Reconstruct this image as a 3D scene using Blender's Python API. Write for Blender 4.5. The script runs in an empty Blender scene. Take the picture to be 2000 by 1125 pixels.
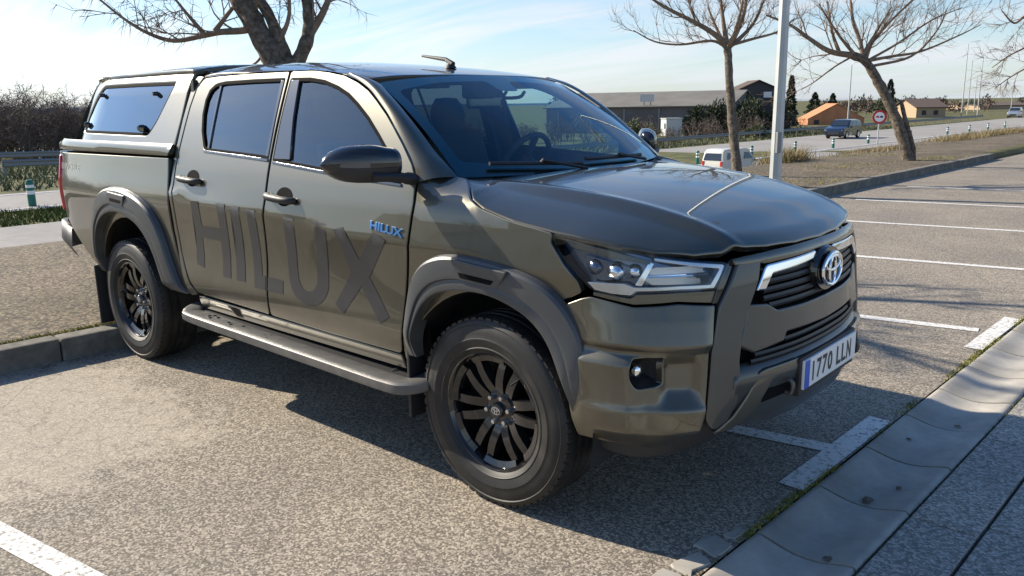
import bpy, math, random
import numpy as np
from mathutils import Vector, Matrix
from mathutils.geometry import delaunay_2d_cdt

random.seed(7); rng = np.random.default_rng(7)
SC = bpy.context.scene
COL = SC.collection

# ------------------------------------------------------------------ camera
cam_d = bpy.data.cameras.new('camera'); cam = bpy.data.objects.new('camera', cam_d); COL.objects.link(cam)
CAMP = Vector((5.1489, -3.0646, 1.5596))
yaw, pitch, roll, FPX = 2.2978, -0.2213, -0.0160, 1593.74
fw = Vector((math.cos(pitch)*math.cos(yaw), math.cos(pitch)*math.sin(yaw), math.sin(pitch)))
rt = Vector((math.sin(yaw), -math.cos(yaw), 0)); up = rt.cross(fw)
c_, s_ = math.cos(roll), math.sin(roll)
rt, up = c_*rt + s_*up, -s_*rt + c_*up
M = Matrix((( rt.x, up.x, -fw.x, CAMP.x), (rt.y, up.y, -fw.y, CAMP.y), (rt.z, up.z, -fw.z, CAMP.z), (0, 0, 0, 1)))
cam.matrix_world = M
cam_d.sensor_width = 36; cam_d.lens = FPX*36/2000; cam_d.clip_start = .05; cam_d.clip_end = 9000
SC.camera = cam

# ------------------------------------------------------------------ sky, sun, exposure
SUN = Vector((-1.60, -.44, 1.0)).normalized()          # towards the sun
el = math.asin(SUN.z); az = math.atan2(SUN.x, SUN.y)
wd = bpy.data.worlds.new('World'); SC.world = wd; wd.use_nodes = True
nt = wd.node_tree; N = nt.nodes; L = nt.links
N.clear()
wo = N.new('ShaderNodeOutputWorld'); bg = N.new('ShaderNodeBackground'); sky = N.new('ShaderNodeTexSky')
sky.sky_type = 'NISHITA'; sky.sun_disc = False; sky.sun_elevation = el; sky.sun_rotation = az
sky.air_density = 1.0; sky.dust_density = .3; sky.ozone_density = 3.0; sky.altitude = 200
bg.inputs['Strength'].default_value = .112
# thin high cloud: streaky noise mixed over the clear sky
tc = N.new('ShaderNodeTexCoord'); sp = N.new('ShaderNodeSeparateXYZ'); L.new(tc.outputs['Generated'], sp.inputs[0])
def nmath(nt, op, a, b=None, clamp=False):
    n = nt.nodes.new('ShaderNodeMath'); n.operation = op; n.use_clamp = clamp
    for i, v in enumerate((a, b)):
        if v is None: continue
        if isinstance(v, (int, float)): n.inputs[i].default_value = v
        else: nt.links.new(v, n.inputs[i])
    return n.outputs[0]
zz = nmath(nt, 'MAXIMUM', sp.outputs['Z'], 0.0); den = nmath(nt, 'ADD', zz, .16)
cx = nmath(nt, 'DIVIDE', sp.outputs['X'], den); cy = nmath(nt, 'DIVIDE', sp.outputs['Y'], den)
cb = N.new('ShaderNodeCombineXYZ'); L.new(cx, cb.inputs[0]); L.new(cy, cb.inputs[1])
mp_ = N.new('ShaderNodeMapping'); mp_.inputs['Rotation'].default_value = (0, 0, .55); mp_.inputs['Scale'].default_value = (.55, 1.9, 1); mp_.inputs['Location'].default_value = (1.3, .35, 0)
L.new(cb.outputs[0], mp_.inputs[0])
no = N.new('ShaderNodeTexNoise'); no.inputs['Scale'].default_value = 1.1; no.inputs['Detail'].default_value = 9; no.inputs['Roughness'].default_value = .58; no.inputs['Distortion'].default_value = .6
L.new(mp_.outputs[0], no.inputs['Vector'])
cr_ = N.new('ShaderNodeValToRGB'); cr_.color_ramp.elements[0].position = .38; cr_.color_ramp.elements[1].position = .62
L.new(no.outputs['Fac'], cr_.inputs[0])
cl = nmath(nt, 'MULTIPLY', cr_.outputs['Color'], nmath(nt, 'ADD', .28, nmath(nt, 'MULTIPLY', nmath(nt, 'POWER', 2.718, nmath(nt, 'MULTIPLY', zz, -3.0)), .62)))
hs = N.new('ShaderNodeHueSaturation'); hs.inputs['Saturation'].default_value = 1.3; L.new(sky.outputs[0], hs.inputs['Color'])
tn = N.new('ShaderNodeMix'); tn.data_type = 'RGBA'; tn.blend_type = 'MULTIPLY'; tn.inputs[0].default_value = 1; tn.inputs[7].default_value = (.97, 1.0, 1.05, 1); L.new(hs.outputs[0], tn.inputs[6])
lum = N.new('ShaderNodeRGBToBW'); L.new(sky.outputs[0], lum.inputs[0])
lw = nmath(nt, 'MULTIPLY', lum.outputs[0], 1.12)
lw2 = nmath(nt, 'ADD', lw, .35)
cc = N.new('ShaderNodeCombineColor'); L.new(lw2, cc.inputs[0]); L.new(lw2, cc.inputs[1]); L.new(nmath(nt, 'MULTIPLY', lw2, 1.04), cc.inputs[2])
mx = N.new('ShaderNodeMix'); mx.data_type = 'RGBA'
L.new(cl, mx.inputs[0]); L.new(tn.outputs[2], mx.inputs[6]); L.new(cc.outputs[0], mx.inputs[7])
# pale haze towards the horizon, the same all round
hz_ = nmath(nt, 'MULTIPLY', nmath(nt, 'POWER', 2.718, nmath(nt, 'MULTIPLY', zz, -5.0)), .78)
hc = N.new('ShaderNodeCombineColor'); L.new(nmath(nt, 'ADD', nmath(nt, 'MULTIPLY', lum.outputs[0], .26), 1.42), hc.inputs[0]); L.new(nmath(nt, 'ADD', nmath(nt, 'MULTIPLY', lum.outputs[0], .27), 1.72), hc.inputs[1]); L.new(nmath(nt, 'ADD', nmath(nt, 'MULTIPLY', lum.outputs[0], .27), 2.02), hc.inputs[2])
mh = N.new('ShaderNodeMix'); mh.data_type = 'RGBA'; L.new(hz_, mh.inputs[0]); L.new(mx.outputs[2], mh.inputs[6]); L.new(hc.outputs[0], mh.inputs[7])
L.new(mh.outputs[2], bg.inputs['Color']); L.new(bg.outputs[0], wo.inputs[0])
sl = bpy.data.lights.new('sun', 'SUN'); sun = bpy.data.objects.new('sun', sl); COL.objects.link(sun)
sl.energy = 5.0; sl.angle = math.radians(.55); sl.color = (1, .90, .74)
sun.rotation_euler = (-SUN).to_track_quat('-Z', 'Y').to_euler(); sun.location = (0, 0, 40)
SC.view_settings.view_transform = 'Standard'; SC.view_settings.look = 'None'; SC.view_settings.exposure = .85; SC.view_settings.gamma = 1
SC.view_settings.use_curve_mapping = False

# ------------------------------------------------------------------ materials
MT = {}
def mat(name, col, rough=.5, metal=0., coat=0., spec=.5, coatr=.03, noise=None, bump=None, emit=None):
    """noise=(scale, colour2, lo, hi[, detail]), bump=(scale, strength, distance)"""
    m = bpy.data.materials.new(name); m.use_nodes = True; t = m.node_tree; b = t.nodes['Principled BSDF']
    b.inputs['Base Color'].default_value = (*col, 1); b.inputs['Roughness'].default_value = rough; b.inputs['Metallic'].default_value = metal
    b.inputs['Coat Weight'].default_value = coat; b.inputs['Coat Roughness'].default_value = coatr; b.inputs['Specular IOR Level'].default_value = spec
    co = t.nodes.new('ShaderNodeTexCoord').outputs['Object']
    if noise:
        n = t.nodes.new('ShaderNodeTexNoise'); n.inputs['Scale'].default_value = noise[0]; n.inputs['Detail'].default_value = noise[4] if len(noise) > 4 else 4
        t.links.new(co, n.inputs['Vector'])
        r = t.nodes.new('ShaderNodeValToRGB'); r.color_ramp.elements[0].position = noise[2]; r.color_ramp.elements[1].position = noise[3]
        r.color_ramp.elements[0].color = (*col, 1); r.color_ramp.elements[1].color = (*noise[1], 1)
        t.links.new(n.outputs['Fac'], r.inputs[0]); t.links.new(r.outputs[0], b.inputs['Base Color'])
    if bump:
        n = t.nodes.new('ShaderNodeTexNoise'); n.inputs['Scale'].default_value = bump[0]; n.inputs['Detail'].default_value = 3; t.links.new(co, n.inputs['Vector'])
        k = t.nodes.new('ShaderNodeBump'); k.inputs['Strength'].default_value = bump[1]; k.inputs['Distance'].default_value = bump[2]
        t.links.new(n.outputs['Fac'], k.inputs['Height']); t.links.new(k.outputs[0], b.inputs['Normal'])
    if emit: b.inputs['Emission Color'].default_value = (*emit[0], 1); b.inputs['Emission Strength'].default_value = emit[1]
    MT[name] = m; return m
def glass(name, tint, dark=None, ior=1.5, rough=0.0, boost=1.0):
    m = bpy.data.materials.new(name); m.use_nodes = True; t = m.node_tree; t.nodes.clear()
    o = t.nodes.new('ShaderNodeOutputMaterial'); tr = t.nodes.new('ShaderNodeBsdfTransparent'); tr.inputs[0].default_value = (*tint, 1)
    g = t.nodes.new('ShaderNodeBsdfGlossy'); g.inputs['Roughness'].default_value = rough; g.inputs['Color'].default_value = (.80, .91, 1, 1)
    f = t.nodes.new('ShaderNodeFresnel'); ge = t.nodes.new('ShaderNodeNewGeometry')
    t.links.new(nmath(t, 'ADD', ior, nmath(t, 'MULTIPLY', ge.outputs['Backfacing'], 1/ior-ior)), f.inputs['IOR'])   # thin sheet: same reflectance from both sides
    x = t.nodes.new('ShaderNodeMixShader'); fac = nmath(t, 'MULTIPLY', f.outputs[0], boost, True)
    t.links.new(fac, x.inputs[0]); t.links.new(tr.outputs[0], x.inputs[1]); t.links.new(g.outputs[0], x.inputs[2]); t.links.new(x.outputs[0], o.inputs[0])
    MT[name] = m; return m
def ramp_mat(name, stops, scale, rough=.9, detail=6, bump=None, vor=None, scale2=None, big=None):
    """ground-type material: fine noise through a ramp, optional second large-scale tint"""
    m = bpy.data.materials.new(name); m.use_nodes = True; t = m.node_tree; b = t.nodes['Principled BSDF']; b.inputs['Roughness'].default_value = rough
    b.inputs['Specular IOR Level'].default_value = .25
    co = t.nodes.new('ShaderNodeTexCoord').outputs['Object']
    n = t.nodes.new('ShaderNodeTexNoise'); n.inputs['Scale'].default_value = scale; n.inputs['Detail'].default_value = detail; n.inputs['Roughness'].default_value = .65
    t.links.new(co, n.inputs['Vector'])
    r = t.nodes.new('ShaderNodeValToRGB'); e = r.color_ramp.elements
    while len(e) < len(stops): e.new(.5)
    for k, (p, c) in enumerate(stops): e[k].position = p; e[k].color = (*c, 1)
    t.links.new(n.outputs['Fac'], r.inputs[0]); colr = r.outputs[0]
    if big:   # (scale, lo, hi, colour multiplier)
        n2 = t.nodes.new('ShaderNodeTexNoise'); n2.inputs['Scale'].default_value = big[0]; n2.inputs['Detail'].default_value = 5; t.links.new(co, n2.inputs['Vector'])
        r2 = t.nodes.new('ShaderNodeValToRGB'); r2.color_ramp.elements[0].position = big[1]; r2.color_ramp.elements[1].position = big[2]
        r2.color_ramp.elements[1].color = (*big[3], 1); r2.color_ramp.elements[0].color = (1, 1, 1, 1)
        t.links.new(n2.outputs['Fac'], r2.inputs[0])
        mm = t.nodes.new('ShaderNodeMix'); mm.data_type = 'RGBA'; mm.blend_type = 'MULTIPLY'; mm.inputs[0].default_value = 1
        t.links.new(colr, mm.inputs[6]); t.links.new(r2.outputs[0], mm.inputs[7]); colr = mm.outputs[2]
    t.links.new(colr, b.inputs['Base Color'])
    if bump:
        k = t.nodes.new('ShaderNodeBump'); k.inputs['Strength'].default_value = bump[0]; k.inputs['Distance'].default_value = bump[1]
        t.links.new(n.outputs['Fac'], k.inputs['Height']); t.links.new(k.outputs[0], b.inputs['Normal'])
    MT[name] = m; return m

# ------------------------------------------------------------------ mesh helpers
def link(o, par=None):
    COL.objects.link(o)
    if par is not None: o.parent = par
    return o
def mesh_obj(name, V, F, mt, par=None, ln=None, smooth=True):
    me = bpy.data.meshes.new(name); me.from_pydata([tuple(map(float, v)) for v in V], [], F)
    if mt is not None:
        for x in (mt if isinstance(mt, (list, tuple)) else [mt]): me.materials.append(MT[x])
    if smooth: me.polygons.foreach_set('use_smooth', [True]*len(me.polygons))
    if ln is not None: me.normals_split_custom_set([tuple(map(float, n)) for n in ln])
    me.update()
    return link(bpy.data.objects.new(name, me), par)
def empty(name, loc=(0, 0, 0), rz=0, par=None):
    o = bpy.data.objects.new(name, None); o.location = loc; o.rotation_euler = (0, 0, rz); o.empty_display_size = .2
    return link(o, par)
def tag(o, label=None, cat=None, group=None, kind=None):
    if label: o['label'] = label
    if cat: o['category'] = cat
    if group: o['group'] = group
    if kind: o['kind'] = kind
    return o
def copy_tree(o, par=None):
    c = o.copy(); COL.objects.link(c); c.parent = par
    for ch in list(o.children): copy_tree(ch, c)
    return c
class MB:
    def __init__(s): s.V = []; s.F = []
    def add(s, V, F):
        k = len(s.V); s.V += [tuple(v) for v in V]; s.F += [tuple(i+k for i in f) for f in F]; return s
    def box(s, c, h, rz=0, ch=0):
        cx, cy, cz = c; hx, hy, hz = h; ca, sa = math.cos(rz), math.sin(rz)
        pts = [(x*hx, y*hy, z*hz) for z in (-1, 1) for y in (-1, 1) for x in (-1, 1)]
        V = [(cx+x*ca-y*sa, cy+x*sa+y*ca, cz+z) for x, y, z in pts]
        return s.add(V, [(0, 2, 3, 1), (4, 5, 7, 6), (0, 1, 5, 4), (2, 6, 7, 3), (0, 4, 6, 2), (1, 3, 7, 5)])
    def tube(s, P, R, n=8, caps=True, flat=1.0):
        P = [np.array(p, float) for p in P]
        if not hasattr(R, '__len__'): R = [R]*len(P)
        T = []
        for i in range(len(P)):
            t = P[min(i+1, len(P)-1)]-P[max(i-1, 0)]; T.append(t/(np.linalg.norm(t)+1e-9))
        a = np.array((0, 0, 1.)) if abs(T[0][2]) < .9 else np.array((1., 0, 0))
        u = np.cross(T[0], a); u /= np.linalg.norm(u); V = []
        for i, p in enumerate(P):
            u = u-T[i]*(u@T[i]); u /= np.linalg.norm(u)+1e-9; w = np.cross(T[i], u)
            for k in range(n):
                an = 2*math.pi*k/n; V.append(p+R[i]*(math.cos(an)*u+flat*math.sin(an)*w))
        F = [(i*n+k, i*n+(k+1) % n, (i+1)*n+(k+1) % n, (i+1)*n+k) for i in range(len(P)-1) for k in range(n)]
        if caps: F += [tuple(range(n-1, -1, -1)), tuple(range((len(P)-1)*n, len(P)*n))]
        return s.add(V, F)
    def lathe(s, prof, n=32, axis='y', c=(0, 0, 0)):
        V = []
        for r, a in prof:
            for k in range(n):
                an = 2*math.pi*k/n; x, z = r*math.cos(an), r*math.sin(an)
                q = (x, a, z) if axis == 'y' else ((x, z, a) if axis == 'z' else (a, x, z)); V.append((q[0]+c[0], q[1]+c[1], q[2]+c[2]))
        F = [(i*n+k, i*n+(k+1) % n, (i+1)*n+(k+1) % n, (i+1)*n+k) for i in range(len(prof)-1) for k in range(n)]
        return s.add(V, F)
    def prism(s, poly, z0, z1, f=lambda x, y, z: (x, y, z)):
        n = len(poly); V = [f(x, y, z0) for x, y in poly]+[f(x, y, z1) for x, y in poly]
        F = [tuple(range(n-1, -1, -1)), tuple(range(n, 2*n))]+[(i, (i+1) % n, n+(i+1) % n, n+i) for i in range(n)]
        return s.add(V, F)
    def build(s, name, mt, par=None, smooth=False, bevel=0, angle=None):
        import bmesh
        bm = bmesh.new(); vs = [bm.verts.new(v) for v in s.V]
        for f in s.F:
            try: bm.faces.new([vs[i] for i in f])
            except ValueError: pass
        bmesh.ops.recalc_face_normals(bm, faces=bm.faces)
        if bevel: bmesh.ops.bevel(bm, geom=[e for e in bm.edges if len(e.link_faces) == 2 and e.calc_face_angle(0) > .6], offset=bevel, segments=2, affect='EDGES', profile=.6)
        if smooth:
            for f in bm.faces: f.smooth = True
            th = math.radians(angle or 40)
            for e in bm.edges:
                if len(e.link_faces) == 2 and e.calc_face_angle(0) > th: e.smooth = False
        me = bpy.data.meshes.new(name); bm.to_mesh(me); bm.free()
        for x in (mt if isinstance(mt, (list, tuple)) else [mt]): me.materials.append(MT[x])
        return link(bpy.data.objects.new(name, me), par)
def pch(t, X, Y):
    n = len(X)
    if t <= X[0]: return Y[0]+(t-X[0])*(Y[1]-Y[0])/(X[1]-X[0])
    if t >= X[-1]: return Y[-1]+(t-X[-1])*(Y[-1]-Y[-2])/(X[-1]-X[-2])
    i = 0
    while X[i+1] <= t: i += 1
    def m(k):
        if k == 0: return (Y[1]-Y[0])/(X[1]-X[0])
        if k == n-1: return (Y[-1]-Y[-2])/(X[-1]-X[-2])
        return (Y[k+1]-Y[k-1])/(X[k+1]-X[k-1])
    h = X[i+1]-X[i]; s = (t-X[i])/h
    return Y[i]*(2*s**3-3*s*s+1)+h*m(i)*(s**3-2*s*s+s)+Y[i+1]*(-2*s**3+3*s*s)+h*m(i+1)*(s**3-s*s)
def spl(P, n=8, closed=False):
    P = [np.array(p, float) for p in P]; m = len(P); out = []
    for i in range(m if closed else m-1):
        if closed: a, b, c, d = P[i-1], P[i], P[(i+1) % m], P[(i+2) % m]
        else:
            b, c = P[i], P[i+1]; a = P[i-1] if i else 2*b-c; d = P[i+2] if i+2 < m else 2*c-b
        for k in range(n):
            t = k/n; out.append(.5*(2*b+(c-a)*t+(2*a-5*b+4*c-d)*t*t+(3*b-a-3*c+d)*t**3))
    if not closed: out.append(P[-1])
    return out
def rnd(poly, r=.02, n=5):
    """round the corners of a closed 2D polygon; a point may carry its own radius as third value"""
    out = []; m = len(poly)
    for i in range(m):
        p = np.array(poly[i][:2], float); rr = poly[i][2] if len(poly[i]) > 2 else r
        a = np.array(poly[i-1][:2], float)-p; b = np.array(poly[(i+1) % m][:2], float)-p
        la, lb = np.linalg.norm(a), np.linalg.norm(b); d = min(rr, .45*la, .45*lb)
        if d < 1e-4: out.append(tuple(p)); continue
        s, e = p+a/la*d, p+b/lb*d
        for k in range(n+1):
            t = k/n; out.append(tuple((1-t)**2*s+2*t*(1-t)*p+t*t*e))
    return out
def resample(P, step):
    out = []; m = len(P)
    for i in range(m):
        a = np.array(P[i][:2], float); b = np.array(P[(i+1) % m][:2], float); l = np.linalg.norm(b-a)
        if l < 1e-6: continue
        k = max(1, int(math.ceil(l/step)))
        out += [a+(b-a)*j/k for j in range(k)]
    return np.array(out)
def area(P): x, y = P[:, 0], P[:, 1]; return .5*np.sum(x*np.roll(y, -1)-np.roll(x, -1)*y)
def inset(P, d):
    e = np.roll(P, -1, 0)-P; e /= np.linalg.norm(e, axis=1)[:, None]+1e-12
    nl = np.stack([-e[:, 1], e[:, 0]], 1); n = nl+np.roll(nl, 1, 0); n /= np.linalg.norm(n, axis=1)[:, None]+1e-12
    c = np.clip((n*nl).sum(1), .5, 1); return P+n*(d/c)[:, None]
def inside(Q, P):
    x, y = Q[:, 0], Q[:, 1]; r = np.zeros(len(Q), bool); m = len(P)
    for i in range(m):
        (x1, y1), (x2, y2) = P[i], P[(i+1) % m]
        if y1 == y2: continue
        r ^= ((y1 > y) != (y2 > y)) & (x < (x2-x1)*(y-y1)/(y2-y1)+x1)
    return r
def patch(name, out, mp, mt, par, thick=.02, step=.05, bev=.004, holes=(), off=0., ctr=(1.8, 0, .75), nsign=1):
    """panel: a closed 2D outline (with holes) laid on the surface mp(u,v)->xyz, with rounded edge and return flange"""
    ctr = np.array(ctr, float); e = .002
    def ev(u, v):
        p = mp(u, v); n = np.cross(mp(u+e, v)-mp(u-e, v), mp(u, v+e)-mp(u, v-e)); n /= np.linalg.norm(n)+1e-12
        if n@(p-ctr) < 0: n = -n
        n = n*nsign
        return p+n*off, n
    rings = []
    for k, r in enumerate([out]+list(holes)):
        R = resample(r, step); a = area(R)
        if (a < 0) == (k == 0): R = R[::-1].copy()
        rings.append(R)
    ins = [inset(R, bev) if bev else R for R in rings]
    pts = []; edg = []
    for R in ins:
        k = len(pts); pts += [tuple(q) for q in R]; edg += [(k+i, k+(i+1) % len(R)) for i in range(len(R))]
    bnd = np.array(pts)
    x0, y0 = bnd.min(0); x1, y1 = bnd.max(0)
    gx, gy = np.meshgrid(np.arange(x0+step*.5, x1, step), np.arange(y0+step*.5, y1, step*.87)); gx[1::2] += step*.5
    G = np.stack([gx.ravel(), gy.ravel()], 1)
    if len(G):
        ok = inside(G, ins[0])
        for R in ins[1:]: ok &= ~inside(G, R)
        G = G[ok]
        if len(G):
            d = np.sqrt(((G[:, None]-bnd[None])**2).sum(2)).min(1); G = G[d > step*.5]
    pts += [tuple(q) for q in G]
    ov, oe, of, *_ = delaunay_2d_cdt([Vector(q) for q in pts], edg, [], 0, 1e-6)
    O = np.array([(v[0], v[1]) for v in ov]); T = np.array([f for f in of if len(f) == 3])
    cen = O[T].mean(1); ok = inside(cen, ins[0])
    for R in ins[1:]: ok &= ~inside(cen, R)
    T = T[ok]
    E = [ev(*q) for q in O]; V = [q[0] for q in E]; NV = [q[1] for q in E]
    F = []; LN = []
    def addf(idx, ns):
        a, b, c = V[idx[0]], V[idx[1]], V[idx[2]]; g = np.cross(b-a, c-a)
        if g@(ns[0]+ns[1]+ns[2]) < 0: idx = idx[::-1]; ns = ns[::-1]
        F.append(tuple(idx)); LN.extend(ns)
    for t in T: addf([int(i) for i in t], [NV[i] for i in t])
    for R, I in zip(rings, ins):
        m = len(R); k = len(V)
        EO = [ev(*q) for q in R]; EI = [ev(*q) for q in I] if bev else EO; tn = []
        for i in range(m):
            if bev: t = EO[i][0]-EI[i][0]
            else:
                q = R[i]; q2 = inset(R, .004)[i] if False else None; t = None
            tn.append(t)
        if not bev:
            J = inset(R, .004); tn = [EO[i][0]-ev(*J[i])[0] for i in range(m)]
        tn = [t/(np.linalg.norm(t)+1e-12) for t in tn]
        if bev: V += [q[0] for q in EI]
        V += [EO[i][0]-EO[i][1]*bev*.8 for i in range(m)]; V += [EO[i][0]-EO[i][1]*max(thick, bev) for i in range(m)]
        for i in range(m):
            j = (i+1) % m; b0 = k+(m if bev else 0)
            if bev:
                ni, nj = EO[i][1]+tn[i], EO[j][1]+tn[j]; ni /= np.linalg.norm(ni); nj /= np.linalg.norm(nj)
                addf([k+i, k+j, k+m+j, k+m+i], [EI[i][1], EI[j][1], nj, ni])
            if thick > bev: addf([b0+i, b0+j, b0+m+j, b0+m+i], [tn[i], tn[j], tn[j], tn[i]])
    return mesh_obj(name, V, F, mt, par, LN)
def loft(name, rows, mt, par, close=False, ctr=None, sharp=()):
    """surface through rows of points (all rows same length); rows listed in sharp start a new smoothing band"""
    V = []; F = []; m = len(rows[0]); bands = []
    cur = [0]
    for i in range(1, len(rows)):
        cur.append(i)
        if i in sharp: bands.append(cur); cur = [i]
    if len(cur) > 1: bands.append(cur)
    for b in bands:
        k = len(V)
        for i in b: V += [tuple(q) for q in rows[i]]
        for a in range(len(b)-1):
            for j in range(m if close else m-1):
                F.append((k+a*m+j, k+a*m+(j+1) % m, k+(a+1)*m+(j+1) % m, k+(a+1)*m+j))
    if ctr is not None:
        A = np.array(V); c = np.array(ctr); s = 0
        for f in F:
            q = A[list(f)]; s += np.cross(q[1]-q[0], q[2]-q[0])@(q.mean(0)-c)
        if s < 0: F = [f[::-1] for f in F]
    return mesh_obj(name, V, F, mt, par)
def sheet(name, poly, z, mt, par=None):
    return mesh_obj(name, [(x, y, z) for x, y in poly], [tuple(range(len(poly)))], mt, par, smooth=False)
def text_polys(txt, bold=0):
    """outlines of built-in vector text as a mesh (verts, faces) with unit height"""
    cu = bpy.data.curves.new('t', 'FONT'); cu.body = txt; cu.resolution_u = 3; cu.offset = bold
    o = bpy.data.objects.new('t', cu); COL.objects.link(o)
    dg = bpy.context.evaluated_depsgraph_get(); me = bpy.data.meshes.new_from_object(o.evaluated_get(dg))
    V = np.array([v.co[:] for v in me.vertices]); F = [tuple(p.vertices) for p in me.polygons]
    bpy.data.objects.remove(o); bpy.data.curves.remove(cu); bpy.data.meshes.remove(me)
    V[:, 0] -= V[:, 0].min(); V[:, 1] -= V[:, 1].min(); h = V[:, 1].max(); return V[:, :2]/h, F
# ------------------------------------------------------------------ truck materials
def paint_mat(name, base, fl):
    m = mat(name, base, .38, .90, 1.0); t = m.node_tree; b = t.nodes['Principled BSDF']; co = t.nodes.new('ShaderNodeTexCoord').outputs['Object']
    v = t.nodes.new('ShaderNodeTexVoronoi'); v.inputs['Scale'].default_value = 900; t.links.new(co, v.inputs['Vector'])
    mx = t.nodes.new('ShaderNodeMix'); mx.data_type = 'RGBA'; mx.inputs[6].default_value = (*base, 1); mx.inputs[7].default_value = (*fl, 1)
    t.links.new(nmath(t, 'MULTIPLY', v.outputs['Color'], .5), mx.inputs[0])
    # thin road dust
    n = t.nodes.new('ShaderNodeTexNoise'); n.inputs['Scale'].default_value = 5; n.inputs['Detail'].default_value = 8; t.links.new(co, n.inputs['Vector'])
    r = t.nodes.new('ShaderNodeValToRGB'); r.color_ramp.elements[0].position = .42; r.color_ramp.elements[1].position = .8; t.links.new(n.outputs['Fac'], r.inputs[0])
    s = t.nodes.new('ShaderNodeSeparateXYZ'); t.links.new(co, s.inputs[0])
    lowz = nmath(t, 'MULTIPLY', nmath(t, 'SUBTRACT', 1.0, s.outputs['Z'], True), .42)
    d = nmath(t, 'MULTIPLY', nmath(t, 'ADD', r.outputs['Color'], .15), nmath(t, 'ADD', lowz, .025), True)
    m2 = t.nodes.new('ShaderNodeMix'); m2.data_type = 'RGBA'; t.links.new(d, m2.inputs[0]); t.links.new(mx.outputs[2], m2.inputs[6]); m2.inputs[7].default_value = (.24, .21, .165, 1)
    t.links.new(m2.outputs[2], b.inputs['Base Color'])
    t.links.new(nmath(t, 'ADD', .015, nmath(t, 'MULTIPLY', d, .35)), b.inputs['Coat Roughness'])
    t.links.new(nmath(t, 'SUBTRACT', .88, d, True), b.inputs['Metallic'])
    return m
paint_mat('paint', (.092, .087, .065), (.152, .142, .109))
mat('gunmetal', (.075, .076, .070), .38, .5, .5)
mat('flare_plastic', (.070, .074, .078), .42, .25, .15, noise=(6, (.105, .105, .10), .45, .75), bump=(700, .12, .002))
mat('black_plastic', (.018, .018, .020), .55, bump=(500, .1, .002))
mat('gloss_black', (.010, .011, .013), .08, 0, .6)
mat('pillar_black', (.085, .09, .10), .16, .5, .8)
mat('rubber', (.011, .011, .011), .58, noise=(9, (.045, .041, .036), .48, .85, 8))
mat('seal', (.006, .006, .007), .9, spec=.1)
mat('chrome', (.78, .80, .82), .07, 1.0)
mat('satin_silver', (.55, .56, .57), .25, .9)
mat('reflector', (.85, .86, .86), .12, 1.0)
mat('smoked', (.012, .016, .024), .12, .3, .8)
mat('lamp_housing', (.10, .13, .19), .16, .85, .5)
mat('rim_black', (.014, .014, .016), .16, .4, .8, noise=(14, (.03, .028, .026), .5, .85))
mat('handle_black', (.014, .015, .017), .5)
mat('decal', (.020, .020, .022), .45, 0, .25)
mat('step_alu', (.11, .11, .11), .45, .4, noise=(18, (.17, .16, .145), .4, .8))
mat('plate_white', (.78, .79, .77), .4, 0, .2)
mat('plate_blue', (.01, .09, .52), .4, 0, .2)
mat('plate_black', (.02, .02, .025), .5)
mat('tail_red', (.62, .03, .05), .12, 0, 1.0)
mat('lamp_white', (.75, .76, .75), .2, 0, .5)
mat('amber', (.55, .16, .02), .3, 0, .5)
mat('interior', (.022, .023, .026), .75, noise=(30, (.03, .03, .033), .4, .7))
mat('seat_fabric', (.035, .036, .040), .85, bump=(300, .2, .002))
mat('badge_blue', (.10, .28, .62), .15, .6, .8)
mat('faint_decal', (.42, .42, .36), .4, .5, .3)
glass('windscreen_glass', (.70, .92, .90), boost=1.25)
glass('door_glass', (.62, .77, .78), boost=2.1)
glass('privacy_glass', (.08, .105, .125), boost=2.3)
glass('lamp_glass', (.93, .95, .96), boost=1.0)

# ------------------------------------------------------------------ truck surfaces (x forward from rear axle, z up)
LO = ([.36, .42, .48, .54, .60, .65, .72, .80, .90, 1.0], [.82, .853, .880, .901, .912, .914, .908, .904, .906, .912])
UP = ([1.12, 1.15, 1.27, 1.44, 1.59, 1.725, 1.82], [.908, .900, .867, .809, .753, .698, .655])
SBX = ([.42, .5, .6, .75, .9, 1.0, 1.06, 1.12, 1.2, 1.30], [.85, .88, .898, .908, .914, .921, .922, .915, .900, .885])
def zcr(x): return 1.10-.047*(x-.8)
def plan(x):
    g = 0
    if x > 2.5: g -= .045*(x-2.5)**2
    if x < 0: g -= .03*x*x
    if x < -.78: g -= .5*(x+.78)**2
    return g
def S(x, z):
    c = zcr(x); k = min(1, max(0, 1-(c-z)/.25))
    lo = pch(z, *LO)+(.92-pch(c, *LO))*k*k
    upv = .92-(z-c)*.020/(1.15-c) if z < 1.15 else pch(z, *UP)
    w = .5+.5*math.tanh((z-c)/.012)
    return lo*(1-w)+upv*w+plan(x)
def SB(x, z): return pch(z, *SBX)+plan(x)
def CN(x, z):
    g = -.012*max(0, -x)**2
    if x < -.45: g -= .5*(x+.45)**2
    return .845-.40*(z-1.36)-.10*max(0, z-1.66)-2.2*max(0, z-1.69)**2+g
def SF(x, z):
    return S(x, z)-12*max(0, z-1.18)**2*sm(2.66, 2.87, x)
def mSF(sd): return lambda x, z: np.array((x, sd*SF(x, z), z))
def mS(sd): return lambda x, z: np.array((x, sd*S(x, z), z))
def mSB(sd): return lambda x, z: np.array((x, sd*SB(x, z), z))
def mCN(sd): return lambda x, z: np.array((x, sd*CN(x, z), z))
PL = [(4.045, -.15), (4.045, 0), (4.035, .22), (4.00, .42), (3.955, .56), (3.89, .68), (3.80, .775), (3.69, .835), (3.56, .866), (3.42, .880), (3.2, .892), (2.9, .90)]
_c = []
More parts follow.
